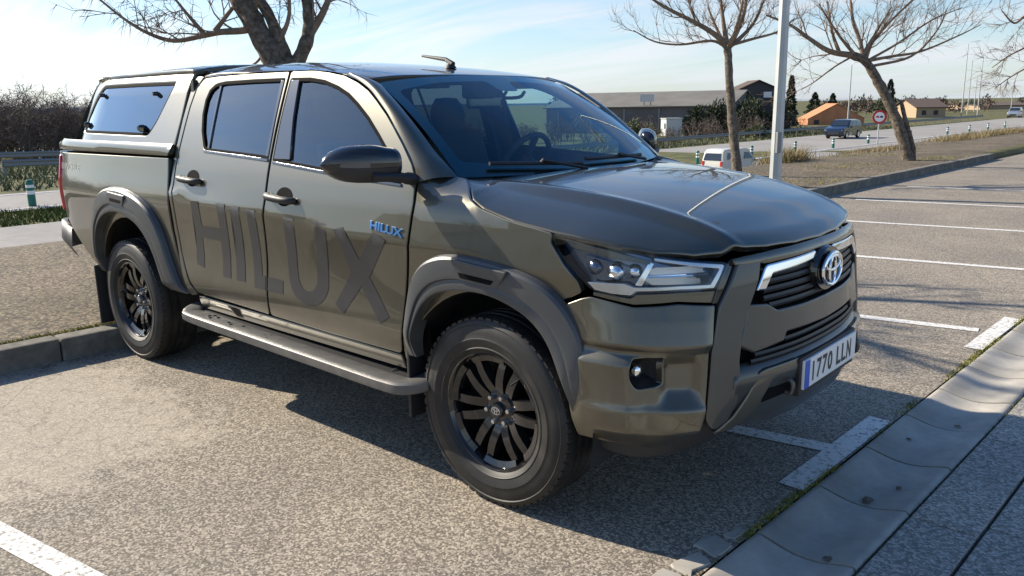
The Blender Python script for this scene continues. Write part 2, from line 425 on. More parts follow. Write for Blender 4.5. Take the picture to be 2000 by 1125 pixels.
for i in range(1, len(PL)-2):
    a, b, c, d = [np.array(q) for q in PL[i-1:i+3]]
    for k in range(24):
        t = k/24; _c.append(.5*(2*b+(c-a)*t+(2*a-5*b+4*c-d)*t*t+(3*b-a-3*c+d)*t**3))
CV = np.array(_c); CS = np.concatenate([[0], np.cumsum(np.hypot(*np.diff(CV, axis=0).T))])
RK = ([.30, .42, .52, .62, .72, .85, .95, 1.02, 1.10], [-.06, -.015, .0, .0, -.005, -.02, -.03, -.045, -.075])
def plc(a): return np.array((np.interp(a, CS, CV[:, 0]), np.interp(a, CS, CV[:, 1])))
def wrap(extra=None):
    """front-end surface: s = arc length from the centre line (positive on the y<0 side), z = height"""
    def f(s, z):
        sg = 1 if s >= 0 else -1; a = abs(s); p = plc(a); e = .03
        q0 = plc(a-e) if a > e else np.array((plc(e-a)[0], -plc(e-a)[1])); t = plc(a+e)-q0; t /= np.hypot(*t); n = np.array((t[1], -t[0]))
        r = pch(z, *RK)*min(1, max(0, n[0]*1.3))
        if extra: r += extra(a, z)
        return np.array((p[0]+n[0]*r, -sg*(p[1]+n[1]*r), z))
    return f
WR = wrap()
def sm(a, b, x): t = min(1, max(0, (x-a)/(b-a))); return t*t*(3-2*t)
def bump_prof(a, z):
    f = sm(.62, .72, a)*(1-sm(1.0, 1.22, a))
    zs = (z-.005, z, z+.005)
    d = sum(float(np.interp(q, [.34, .40, .455, .535, .56, .70, .735, .765, .845, .93], [-.06, -.022, .010, .020, .008, .004, .006, .032, .018, -.004])) for q in zs)/3*f
    d += .032*sum(float(np.interp(q, [.40, .47, .56, .700, .738], [0, .65, .85, 1, 0])) for q in zs)/3*sm(.895, .965, a)*(1-sm(1.12, 1.23, a))
    w = sm(.70, .755, a)*(1-sm(.825, .88, a))*sm(.54, .61, z)*(1-sm(.68, .74, z)); d -= .038*w
    return d
WB = wrap(bump_prof)
def both(poly): return [(-s, z, *r) for s, z, *r in poly]
HZ = ([2.7, 2.9, 3.2, 3.5, 3.75, 3.88, 3.96, 4.02], [1.288, 1.280, 1.262, 1.226, 1.170, 1.122, 1.092, 1.066])
HYE = ([2.75, 2.85, 2.90, 2.945, 2.99, 3.06, 3.2, 3.385, 3.5, 3.623, 3.735, 3.83, 3.92, 4.05], [.66, .742, .775, .815, .850, .868, .874, .863, .848, .817, .772, .722, .668, .585])
HZE = ([2.75, 2.85, 2.95, 2.99, 3.06, 3.2, 3.385, 3.5, 3.623, 3.735, 3.83, 3.92, 4.05], [1.280, 1.272, 1.238, 1.216, 1.188, 1.154, 1.127, 1.114, 1.094, 1.064, 1.036, 1.010, .972])
def hood(x, y):
    """bonnet: crowned plateau, a straight ridge each side, flank rolling down to the wing and a rolled front lip"""
    a = abs(y); rg = .655-.121*(x-2.85); c = pch(x, *HZ); ye = pch(x, *HYE); ze = pch(x, *HZE)
    t = (a-rg)/max(.06, ye-rg); m_ = min(a, rg); p_ = c-.010*(m_/.45)**2
    g = 0 if t < -.05 else (.20*sm(-.05, .30, t)+.80*max(0, t)**1.4 if t < 1 else 1+(t-1)*1.2)
    rid = .0035*math.exp(-((a-rg+.012)/.024)**2)
    df = 3.997-.36*max(0, a-.05)**2-x
    return np.array((x, y, p_+rid-(p_-ze)*g-.020*max(0, 1-df/.08)**2))
RZ = ([.60, .70, .85, 1.1, 1.5, 1.9, 2.1, 2.26, 2.4], [1.77, 1.800, 1.813, 1.813, 1.797, 1.762, 1.735, 1.708, 1.68])
def roof(x, y):
    a = abs(y)/.66; return np.array((x, y, pch(x, *RZ)-(.032*a*a+.030*a**6)*(1-.45*sm(1.5, 2.1, x))))

TR = empty('pickup_truck')
tag(TR, 'olive bronze double cab pickup truck with hardtop and dark HILUX lettering on its doors', 'pickup truck')
# ------------------------------------------------------------------ doors
FD = [(1.605, .545, .02), (1.612, .75), (1.632, 1.0), (1.645, 1.15), (1.632, 1.45), (1.625, 1.732, .012), (1.80, 1.731), (1.927, 1.719), (2.06, 1.699), (2.175, 1.664), (2.26, 1.628), (2.331, 1.585), (2.42, 1.525), (2.491, 1.468), (2.57, 1.40), (2.645, 1.328), (2.685, 1.27), (2.692, 1.18), (2.672, 1.0), (2.625, .75), (2.595, .535, .03), (2.1, .535)]
FW = [(1.650, 1.310, .01), (1.640, 1.50), (1.637, 1.700, .015), (1.80, 1.697), (1.92, 1.682), (2.037, 1.652), (2.13, 1.618), (2.212, 1.575), (2.31, 1.515), (2.40, 1.448), (2.503, 1.365), (2.60, 1.285, .02), (2.61, 1.252, .02), (2.33, 1.265), (2.0, 1.285)]
RD = [(.872, .560, .02), (.815, .62), (.770, .70), (.738, .78), (.722, .906), (.722, 1.069), (.712, 1.204), (.712, 1.32), (.722, 1.57), (.742, 1.68), (.79, 1.726, .02), (.95, 1.733), (1.25, 1.736), (1.608, 1.733, .012), (1.615, 1.45), (1.630, 1.15), (1.618, 1.0), (1.598, .75), (1.590, .545, .02), (1.3, .553)]
RW = [(.975, 1.345, .03), (.91, 1.44), (.875, 1.53), (.868, 1.61), (.885, 1.66), (.935, 1.693, .03), (1.03, 1.702), (1.3, 1.704), (1.592, 1.702, .012), (1.600, 1.50), (1.612, 1.320, .01), (1.3, 1.333)]
def ins2(poly, d): P = resample(poly, .06); P = P if area(P) > 0 else P[::-1].copy(); return [tuple(q) for q in inset(P, d)]
for sd in (-1, 1):
    ms = mS(sd); nr = sd < 0
    for nm, OUT, HO, gl in (('front_door', FD, FW, 'door_glass'), ('rear_door', RD, RW, 'privacy_glass')):
        o_, h_ = rnd(OUT, .01), rnd(HO, .004)
        d = patch(nm, o_, ms, 'paint', TR, thick=.03, step=.05, bev=.0035, holes=[h_])
        patch('window_seal', h_, ms, 'seal', d, thick=.012, step=.06, bev=.003, holes=[ins2(h_, .015)], off=-.001)
        # glossy pillar trim beside the B pillar, glass beyond it
        if nm == 'front_door':
            pt = [(1.656, 1.322), (1.646, 1.50), (1.643, 1.692), (1.712, 1.692), (1.742, 1.514), (1.79, 1.322)]
            gl_o = [(1.79, 1.312), (1.742, 1.514), (1.71, 1.696)]+[q[:2] for q in HO[3:]]
        else:
            pt = [(1.578, 1.332), (1.574, 1.50), (1.556, 1.694), (1.586, 1.694), (1.594, 1.50), (1.604, 1.332)]
            gl_o = [q[:2] for q in HO[:8]]+[(1.552, 1.702), (1.572, 1.50), (1.576, 1.325), (1.3, 1.333)]
        patch('pillar_trim', pt, ms, 'pillar_black', d, thick=.01, step=.08, bev=.003, off=.001)
        patch('window', gl_o, ms, gl, d, thick=0, step=.08, bev=0, off=-.012)
        if nm == 'rear_door':
            patch('window_divider', [(.970, 1.700), (1.000, 1.347), (1.020, 1.347), (.990, 1.700)], ms, 'pillar_black', d, thick=.01, step=.1, bev=.003, off=-.004)
        # bright belt moulding
        if nm == 'front_door': bl = [(1.655, 1.298), (2.33, 1.253), (2.61, 1.240), (2.61, 1.252), (2.33, 1.266), (1.655, 1.311)]
        else: bl = [(.985, 1.334), (1.3, 1.320), (1.612, 1.306), (1.612, 1.320), (1.3, 1.334), (.985, 1.347)]
        patch('belt_moulding', bl, ms, 'pillar_black', d, thick=.012, step=.1, bev=.003, off=.006)
        # handle: cup recess, grip bar, lock cap
        hx, hz = (1.785, 1.142) if nm == 'front_door' else (.905, 1.187)
        el_ = [(hx+.066*math.cos(a)+.012, hz+.010+.044*math.sin(a)) for a in np.linspace(0, 2*math.pi, 24, endpoint=False)]
        patch('handle_recess', el_, ms, 'seal', d, thick=.0, step=.05, bev=0, off=.002)
        P = [np.array(ms(hx+t, hz+.003-.055*t)) for t in (-.115, -.10, -.06, 0, .05, .085, .115)]
        for q, o in zip(P, (.002, .024, .036, .038, .036, .026, .002)): q[1] += sd*o
        h = MB().tube(spl(P, 4), [.010]+[.016]*3+[.018]*10+[.017]*8+[.016]*2+[.010], 10, flat=1.0)
        h.build('handle', 'handle_black', d, smooth=True)
        # far/near side door card (dark inside skin)
        patch('door_card', [(OUT[0][0]+.02, .6), (OUT[0][0]+.02, 1.28), (OUT[0][0]+.8, 1.27), (OUT[0][0]+.8, .6)], ms, 'interior', d, thick=0, step=.2, bev=0, off=-.07)
        d['label'] = ('front' if nm == 'front_door' else 'rear')+(' passenger side' if nr else ' driver side')+' door with a black handle'
        # big lettering, split at the door gap like vinyl
        letters = []
        if nm == 'rear_door':
            letters = [[(.925, 1.078), (1.005, 1.082), (1.005, .950), (1.195, .950), (1.195, 1.085), (1.275, 1.085), (1.262, .692), (1.185, .692), (1.187, .882), (.995, .885), (.990, .715), (.912, .728)],
                       [(1.330, 1.080), (1.412, 1.078), (1.402, .690), (1.318, .690)],
                       [(1.482, 1.075), (1.560, 1.072), (1.562, .745), (1.592, .745), (1.588, .675), (1.490, .675)]]
            names = ['letter_h', 'letter_i', 'letter_l']
        else:
            u = spl([(1.795, .81), (1.805, .74), (1.85, .682), (1.95, .655), (2.05, .678), (2.105, .74), (2.115, .82)], 4); v = spl([(2.030, .83), (2.022, .765), (1.99, .728), (1.95, .718), (1.905, .730), (1.878, .768), (1.872, .83)], 4)
            letters = [[(1.612, .745), (1.746, .742), (1.744, .675), (1.608, .675)],
                       [(1.805, 1.060)]+[tuple(q) for q in u]+[(2.134, 1.054), (2.050, 1.057)]+[tuple(q) for q in v]+[(1.887, 1.058)],
                       [(2.190, 1.033), (2.262, 1.052), (2.352, .912), (2.462, 1.046), (2.545, 1.018), (2.408, .845), (2.535, .690), (2.478, .650), (2.348, .795), (2.222, .656), (2.160, .690), (2.285, .852)]]
            names = ['letter_l_foot', 'letter_u', 'letter_x']
        for lt, ln_ in zip(letters, names): patch(ln_, lt, ms, 'decal', d, thick=.0, step=.05, bev=0, off=.0015)
        if nm == 'front_door':    # small chrome badge
            TV, TF = text_polys('HILUX', .03); w = TV[:, 0].max()
            f0 = lambda q: ms((2.445+.205*q[0]/w) if nr else (2.65-.205*q[0]/w), 1.060-.02*(q[0]/w)+.034*q[1])
            V1 = [f0(q) for q in TV]
            for o in (.005,):
                V2 = [v+np.array((0, sd*o, 0)) for v in V1]
            n_ = len(V1); cnt = {}
            for f in TF:
                for a, b in zip(f, f[1:]+f[:1]): cnt[(a, b)] = cnt.get((a, b), 0)+1
            sides = [(a, b, b+n_, a+n_) for (a, b) in cnt if (b, a) not in cnt]
            mb = MB(); mb.V = [tuple(v) for v in V1+V2]; mb.F = [tuple(i+n_ for i in f) for f in TF]+sides
            mb.build('badge_letters', 'badge_blue', d)
# ------------------------------------------------------------------ fenders, sills, cab corner, bed
def arc(cx, cz, r, a0, a1, n): return [(cx+r*math.cos(math.radians(a0+(a1-a0)*k/n)), cz+r*math.sin(math.radians(a0+(a1-a0)*k/n))) for k in range(n+1)]
FE = [(2.608, .53, .02), (2.637, .75), (2.684, 1.0), (2.704, 1.18), (2.697, 1.268), (2.72, 1.286, .02), (2.80, 1.286, .02), (2.86, 1.277), (2.905, 1.262), (2.945, 1.240), (2.985, 1.214), (3.056, 1.183), (3.13, 1.165), (3.208, 1.147), (3.30, 1.134), (3.385, 1.120, .01), (3.380, 1.09, .01), (3.44, 1.018), (3.497, .966), (3.512, .925, .01), (3.432, .884), (3.345, .835)]+arc(3.09, .40, .47, 62, 178, 16)
BD = [(-1.245, 1.285, .02), (.655, 1.298, .015), (.668, 1.06), (.664, .9), (.690, .75), (.735, .60), (.770, .53, .02), (.62, .53)]+arc(.09, .44, .48, 10, 172, 18)+[(-.43, .52), (-.47, .525, .02), (-.66, .635), (-.84, .762), (-.95, .83, .03), (-1.245, .83, .02)]
for sd in (-1, 1):
    ms = mS(sd); nr = sd < 0
    patch('front_fender', rnd(FE, .01), mSF(sd), 'paint', TR, thick=.03, step=.045, bev=.005)
    patch('sill', rnd([(.86, .535), (1.6, .53), (2.58, .522), (2.58, .452), (1.6, .455), (.84, .46)], .01), ms, 'paint', TR, thick=.06, step=.08, bev=.006, off=-.004)
    patch('cab_corner', rnd([(.862, .548, .01), (.805, .60), (.758, .70), (.728, .78), (.712, .906), (.712, 1.069), (.702, 1.204), (.702, 1.32), (.712, 1.57), (.732, 1.68), (.78, 1.735, .01), (.70, 1.745, .03), (.678, 1.68), (.668, 1.5), (.668, 1.3), (.682, 1.06), (.678, .9), (.702, .75), (.748, .60), (.79, .53)], .006), ms, 'paint', TR, thick=.12, step=.05, bev=.004)
    bd = patch('bed_side', rnd(BD, .01), mSB(sd), 'paint', TR, thick=.04, step=.05, bev=.006)
    if nr:
        TV, TF = text_polys('INVINCIBLE'); w = TV[:, 0].max()
        V1 = [mSB(sd)(-1.0+.42*q[0]/w, 1.175+.045*q[1])+np.array((0, sd*.002, 0)) for q in TV]
        mb = MB(); mb.V = [tuple(v) for v in V1]; mb.F = list(TF); mb.build('side_decal', 'faint_decal', bd)
    # rear lamp wrapping the bed corner
    tl = patch('tail_light', rnd([(-1.252, 1.275), (-1.03, 1.262), (-.985, 1.12), (-1.02, .98), (-1.02, .885), (-1.252, .87)], .02), mSB(sd), 'tail_red', TR, thick=.02, step=.05, bev=.006, off=.016)
    patch('reversing_lens', rnd([(-1.245, 1.04), (-1.135, 1.03), (-1.145, .99), (-1.245, .99)], .008), mSB(sd), 'lamp_white', tl, thick=.004, step=.05, bev=.002, off=.020)
    # dark inner skin so that the panel gaps read black
    patch('inner_body', [(.60, .50), (.60, 1.24), (2.72, 1.24), (2.72, .50)], ms, 'seal', TR, thick=0, step=.3, bev=0, off=-.05)
# tailgate and rear bumper
mb = MB().box((-1.235, 0, 1.06), (.02, .76, .225)); mb.build('tailgate', 'paint', TR, bevel=.01)
for sd in (-1, 1):
    mb = MB(); P = spl([(-.93, sd*.865, .72), (-1.10, sd*.855, .72), (-1.24, sd*.80, .72), (-1.33, sd*.66, .72)], 6)
    rows = []
    for dz, o in ((.075, -.03), (.08, .0), (-.05, .012), (-.13, -.03)):
        rows.append([(q[0]+(-.0 if k < 4 else -o), q[1]+sd*o, q[2]+dz-max(0, 1-k/7)*.04) for k, q in enumerate(P)])
    loft('rear_bumper_corner', rows, 'black_plastic', TR, ctr=(0, 0, .7))
MB().box((-1.30, 0, .70), (.06, .62, .07)).build('rear_bumper', 'chrome', TR, bevel=.02)
# ------------------------------------------------------------------ wheel arch flares
FO = [(2.645, .545), (2.655, .64), (2.668, .76), (2.698, .868), (2.765, .948), (2.86, .992), (2.96, 1.004), (3.10, 1.000), (3.24, .980), (3.35, .948), (3.435, .893), (3.50, .815), (3.530, .745), (3.535, .66), (3.53, .55), (3.52, .45)]
FI = [(2.700, .545), (2.712, .63), (2.738, .715), (2.780, .785), (2.85, .838), (2.94, .866), (3.04, .876), (3.14, .872), (3.24, .846), (3.32, .808), (3.385, .750), (3.430, .680), (3.462, .605), (3.482, .54), (3.492, .48), (3.495, .42)]
RO = [(-.455, .525), (-.447, .63), (-.43, .74), (-.39, .87), (-.32, .965), (-.21, 1.055), (-.09, 1.098), (.07, 1.105), (.23, 1.088), (.36, 1.055), (.47, .995), (.545, .90), (.60, .775), (.645, .66), (.69, .57), (.74, .53)]
RI = [(-.36, .525), (-.352, .63), (-.335, .72), (-.29, .81), (-.21, .885), (-.11, .932), (.0, .955), (.10, .958), (.20, .942), (.30, .912), (.385, .860), (.45, .790), (.495, .71), (.52, .63), (.535, .57), (.54, .53)]
def flare(nm, O, I, fs, sd, cx, cz):
    O = spl([np.array(q) for q in O], 4); I = spl([np.array(q) for q in I], 4); n = len(O)
    def row(t, off, dz=0):
        r = []
        for k, (a, b) in enumerate(zip(O, I)):
            q = a+(b-a)*t; fade = min(1, .25+1.0*min(k, n-1-k)/6)
            r.append((q[0], sd*(fs(q[0], q[1])+off*fade), q[1]))
        return r
    rows = [row(0, .002), row(.05, .026), row(.12, .036), row(.55, .048), row(.66, .047), row(.70, .038), row(.96, .050), row(1.0, .047)]
    inn = []
    for q in I: inn.append((q[0], sd*(fs(q[0], q[1])-.03), q[1]))
    rows.append(inn)
    return loft(nm, rows, 'flare_plastic', TR, ctr=(cx, 0, cz), sharp=(1, 2, 4, 5, 7))
for sd in (-1, 1):
    f1 = flare('front_wheel_flare', FO, FI, lambda x, z: S(x, z), sd, 3.09, .3)
    f2 = flare('rear_wheel_flare', RO, RI, lambda x, z: SB(x, z), sd, .09, .3)
    # rectangular raised pads with a slot
    for fl, pad, slot, fs in ((f1, [(2.965, .995), (3.235, .972), (3.18, .905), (2.985, .918)], [(3.0, .948), (3.175, .935), (3.155, .917), (3.008, .927)], S), (f2, [(-.02, 1.080), (.215, 1.066), (.185, 1.0), (.0, 1.005)], [(.02, 1.045), (.175, 1.036), (.165, 1.018), (.028, 1.024)], SB)):
        mpp = (lambda fs: lambda x, z: np.array((x, sd*(fs(x, z)+.046), z)))(fs)
        patch('flare_pad', rnd(pad, .01), mpp, 'flare_plastic', fl, thick=.02, step=.06, bev=.005, off=.006)
        patch('flare_slot', rnd(slot, .004), mpp, 'seal', fl, thick=.0, step=.06, bev=.0, off=.0072)
        for k in range(3):
            px = pad[0][0]+.03+.05*k
    # small rock chips / clips
# ------------------------------------------------------------------ bonnet, roof, screen
HOO = [(2.845, -.742, .012), (2.90, -.775), (2.945, -.815), (2.99, -.850), (3.06, -.868), (3.208, -.873), (3.385, -.862, .01), (3.50, -.848), (3.623, -.815), (3.735, -.750), (3.83, -.66), (3.885, -.575), (3.92, -.50), (3.955, -.38), (3.985, -.20), (3.995, 0)]
HOO = HOO+[(x, -y, *r) for x, y, *r in HOO[-2::-1]]+[(2.885, .62), (2.925, .40), (2.955, 0), (2.925, -.40), (2.885, -.62)]
bo = patch('bonnet', rnd(HOO, .006), hood, 'paint', TR, thick=.03, step=.017, bev=.009)
ROO = [(.665, -.55), (.68, -.645, .02), (1.2, -.668), (1.8, -.668), (2.10, -.668), (2.205, -.652, .02), (2.265, -.40), (2.285, 0)]
ROO = ROO+[(x, y*-1, *r) for x, y, *r in ROO[-2::-1]]
rf = patch('roof', rnd(ROO, .01), roof, 'paint', TR, thick=.03, step=.06, bev=.006)
patch('headliner', [(.75, -.60), (2.10, -.56), (2.15, 0), (2.10, .56), (.75, .60)], roof, 'interior', rf, thick=0, step=.15, bev=0, off=-.05)
for sd in (-1, 1):
    xs = np.linspace(.74, 2.10, 24)
    rows = []
    for x in xs:
        zt = min(1.735, pch(x, *RZ)-.064-.004); 
    top = []; mid = []; bot = []
    for x in xs:
        r_ = roof(x, sd*.668); zb = pch(x, [.74, .8, 1.2, 1.62, 1.93, 2.06, 2.175], [1.722, 1.732, 1.741, 1.738, 1.724, 1.703, 1.668])
        b_ = (x, sd*S(x, zb), zb); top.append(r_-np.array((0, 0, .006))); bot.append(b_); mid.append(((r_[0]+b_[0])/2, sd*((abs(r_[1])+abs(b_[1]))/2+.0), (r_[2]+b_[2])/2-.010))
    loft('roof_rail', [bot, mid, top], 'paint', TR, ctr=(1.4, 0, 1.4))
    # A pillar
    D = spl([(2.700, 1.262), (2.656, 1.332), (2.580, 1.405), (2.501, 1.472), (2.430, 1.530), (2.341, 1.590), (2.270, 1.633), (2.185, 1.670), (2.07, 1.705)], 4)
    D = [np.array((q[0], sd*S(q[0], q[1]), q[1])) for q in D]
    G = spl([(2.815, sd*.752, 1.279), (2.745, sd*.748, 1.328), (2.672, sd*.740, 1.377), (2.590, sd*.730, 1.443), (2.500, sd*.718, 1.511), (2.420, sd*.705, 1.566), (2.335, sd*.690, 1.618), (2.245, sd*.670, 1.665), (2.12, sd*.668, roof(2.12, .668)[2]-.004)], 4)
    rows = []
    for t in (0, .12, .3, .5, .7, .88, 1):
        rows.append([a+(b-a)*t+np.array((.010, sd*.016, .010))*math.sin(math.pi*t) for a, b in zip(D, G)])
    loft('a_pillar', rows, 'paint', TR, ctr=(1.6, 0, 1.3))
    # base of the pillar down to the fender
# screen surface: u across -1..1, v bottom 0 .. top 1
def screen(u, v):
    s = abs(u)
    xb, zb = 2.945-.135*s**2.2, 1.262+.016*s; xt, zt = 2.30-.06*s**2, 1.702-.038*s**2.5
    yb, yt = .744, .662
    x = xb+(xt-xb)*v; z = zb+(zt-zb)*v+.020*math.sin(math.pi*v)
    return np.array((x+.012*math.sin(math.pi*v), -u*(yb+(yt-yb)*v), z))
SCO = rnd([(-1, 0), (1, 0), (1, 1), (-1, 1)], .03)
ws = patch('windscreen', SCO, screen, 'windscreen_glass', TR, thick=0, step=.12, bev=0, ctr=(1.5, 0, .9))
fr_in = rnd([(-.93, .13), (-.6, .085), (0, .07), (.6, .085), (.93, .13), (.925, .88), (.6, .925), (.12, .93), (.10, .80), (-.10, .80), (-.12, .93), (-.6, .925), (-.925, .88)], .05)
patch('black_border', SCO, screen, 'gloss_black', ws, thick=0, step=.1, bev=0, holes=[fr_in], off=-.004, ctr=(1.5, 0, .9))
# cowl and wipers
rows = [[screen(u, -.01)+np.array((0, 0, -.006)) for u in np.linspace(-1.06, 1.06, 25)]]
rows.append([np.array((q[0]+.05, q[1], hood(min(q[0]+.12, 2.98), q[1])[2]-.022)) for q in rows[0]])
rows.append([np.array((q[0]+.16, q[1], hood(min(q[0]+.12, 2.98), q[1])[2]-.03)) for q in rows[0]])
cw = loft('cowl', rows, 'black_plastic', TR, ctr=(1.8, 0, .7))
for u0, u1 in ((-.62, .05), (.12, .80)):
    mb = MB(); pts = [screen(u, .035+.06*abs(t-.5)*0+.035*t)+np.array((.012, 0, .016)) for t, u in zip(np.linspace(0, 1, 9), np.linspace(u0, u1, 9))]
    mb.tube(pts, .009, 6)
    mb.tube([pts[0]+np.array((.03, 0, -.02)), pts[4]+np.array((.012, 0, .014)), pts[4]], .008, 6); mb.build('wiper', 'black_plastic', cw, smooth=True)
# antenna
mb = MB(); b0 = roof(2.02, 0); mb.lathe([(.0, .03), (.012, .03), (.026, .012), (.034, 0)], 14, 'z', tuple(b0)); mb.tube([b0+np.array((.02, 0, .018)), b0+np.array((-.03, 0, .045)), b0+np.array((-.21, 0, .072))], [.016, .011, .006], 8)
mb.build('aerial', 'black_plastic', rf, smooth=True)
# ------------------------------------------------------------------ hardtop canopy on the bed
for sd in (-1, 1): pass
CA = empty('canopy', par=TR)
CO = [(-1.10, 1.362, .01), (.655, 1.352, .01), (.652, 1.50), (.640, 1.64), (.625, 1.765, .015), (.3, 1.772), (-.4, 1.770), (-.77, 1.760, .05), (-.86, 1.66), (-.98, 1.48)]
CWN = [(-.80, 1.425, .03), (.300, 1.415, .05), (.365, 1.50), (.455, 1.685), (.458, 1.718, .03), (.0, 1.722), (-.54, 1.722, .03), (-.60, 1.66), (-.72, 1.54)]
def canopy_roof(x, y):
    a = abs(y)/.70; return np.array((x, y, pch(x, [-1.0, -.8, -.5, 0, .5, .64], [1.765, 1.797, 1.812, 1.825, 1.828, 1.820])-.025*a*a-.028*a**6))
for sd in (-1, 1):
    mc = mCN(sd); hw = rnd(CWN, .02)
    cs = patch('canopy_side', rnd(CO, .02), mc, 'paint', CA, thick=.03, step=.05, bev=.010, holes=[hw], ctr=(-.2, 0, 1.3))
    patch('canopy_window', ins2(hw, .006), mc, 'privacy_glass', cs, thick=0, step=.1, bev=0, off=-.010, ctr=(-.2, 0, 1.3))
    patch('canopy_window_seal', hw, mc, 'seal', cs, thick=.01, step=.08, bev=.003, holes=[ins2(hw, .016)], off=-.006, ctr=(-.2, 0, 1.3))
    for hx, hz, r in ((-.66, 1.47, .02), (.20, 1.455, .022), (-.50, 1.66, .013), (.26, 1.655, .013)):
        q = mc(hx, hz); mb = MB().lathe([(0, .022), (r*.7, .022), (r, .014), (r, -.012)], 12, 'y')
        mb.V = [(v[0]+q[0], q[1]+sd*v[1], v[2]+q[2]) for v in mb.V]
        if hz < 1.5: mb.box((q[0]+.035, q[1]+sd*.014, q[2]-.006), (.03, .007, .010))
        mb.build('window_knob', 'gloss_black', cs, smooth=True)
    # ledge along the bed rail
    def led(x, z, sd=sd): return np.array((x, sd*(sum(float(np.interp(q, [1.30, 1.306, 1.336, 1.346, 1.37, 1.40], [.880, .890, .893, .886, .855, .838])) for q in (z-.004, z, z+.004))/3+(plan(x) if x < 0 else 0)*.9), z))
    patch('canopy_ledge', rnd([(-1.215, 1.305), (.662, 1.308), (.662, 1.375), (-1.12, 1.378), (-1.2, 1.35)], .01), led, 'paint', CA, thick=.03, step=.05, bev=.003, ctr=(-.2, 0, 1.3))
    xs = np.linspace(-.80, .63, 30)
    e1 = [canopy_roof(x, sd*.665) for x in xs]; e0 = [mc(x, 1.762) for x in xs]
    md = [(.5*(np.array(a)+np.array(b))+np.array((0, sd*.012, .010))) for a, b in zip(e0, e1)]
    loft('canopy_shoulder', [e0, md, e1], 'paint', CA, ctr=(-.2, 0, 1.3))
CR = [(-.86, -.45), (-.82, -.62, .06), (.632, -.672, .015)]; CR = CR+[(x, -y, *r) for x, y, *r in CR[::-1]]
patch('canopy_roof', rnd(CR, .03), canopy_roof, 'paint', CA, thick=.03, step=.08, bev=.01, ctr=(-.2, 0, 1.3))
rows = [[np.array((x0-.10*(y/.6)**4*-1, y, z0)) for y in np.linspace(-w_, w_, 15)] for z0, x0, w_ in ((1.31, -1.22, .78), (1.40, -1.14, .76), (1.55, -1.05, .70), (1.70, -.93, .645), (1.785, -.85, .60))]
loft('canopy_rear_door', rows, 'privacy_glass', CA, ctr=(0, 0, 1.4))
fr = MB().box((.645, 0, 1.545), (.012, .60, .23)); fr.build('canopy_front_window', 'privacy_glass', CA)
# dark rubber bellows between cab and canopy
for sd in (-1, 1):
    rows = []
    for z in np.linspace(1.29, 1.73, 14):
        rows.append([(.645, sd*(S(.66, z)-.055), z), (.66, sd*(S(.66, z)-.045), z), (.70, sd*(S(.70, z)-.045), z)])
    loft('bellows', rows, 'seal', TR)
mb = MB().box((.672, 0, 1.735), (.03, .62, .02)); mb.build('bellows', 'seal', TR)
# cab back wall with window opening
mb = MB(); mb.box((.70, 0, .9), (.015, .80, .40)); 
for y in (-.66, .66): mb.box((.70, y*.98, 1.50), (.015, .08, .22))
mb.box((.70, 0, 1.735), (.015, .60, .03)); mb.build('cab_back_wall', 'interior', TR)
mat('grille_black', (.006, .006, .007), .45)
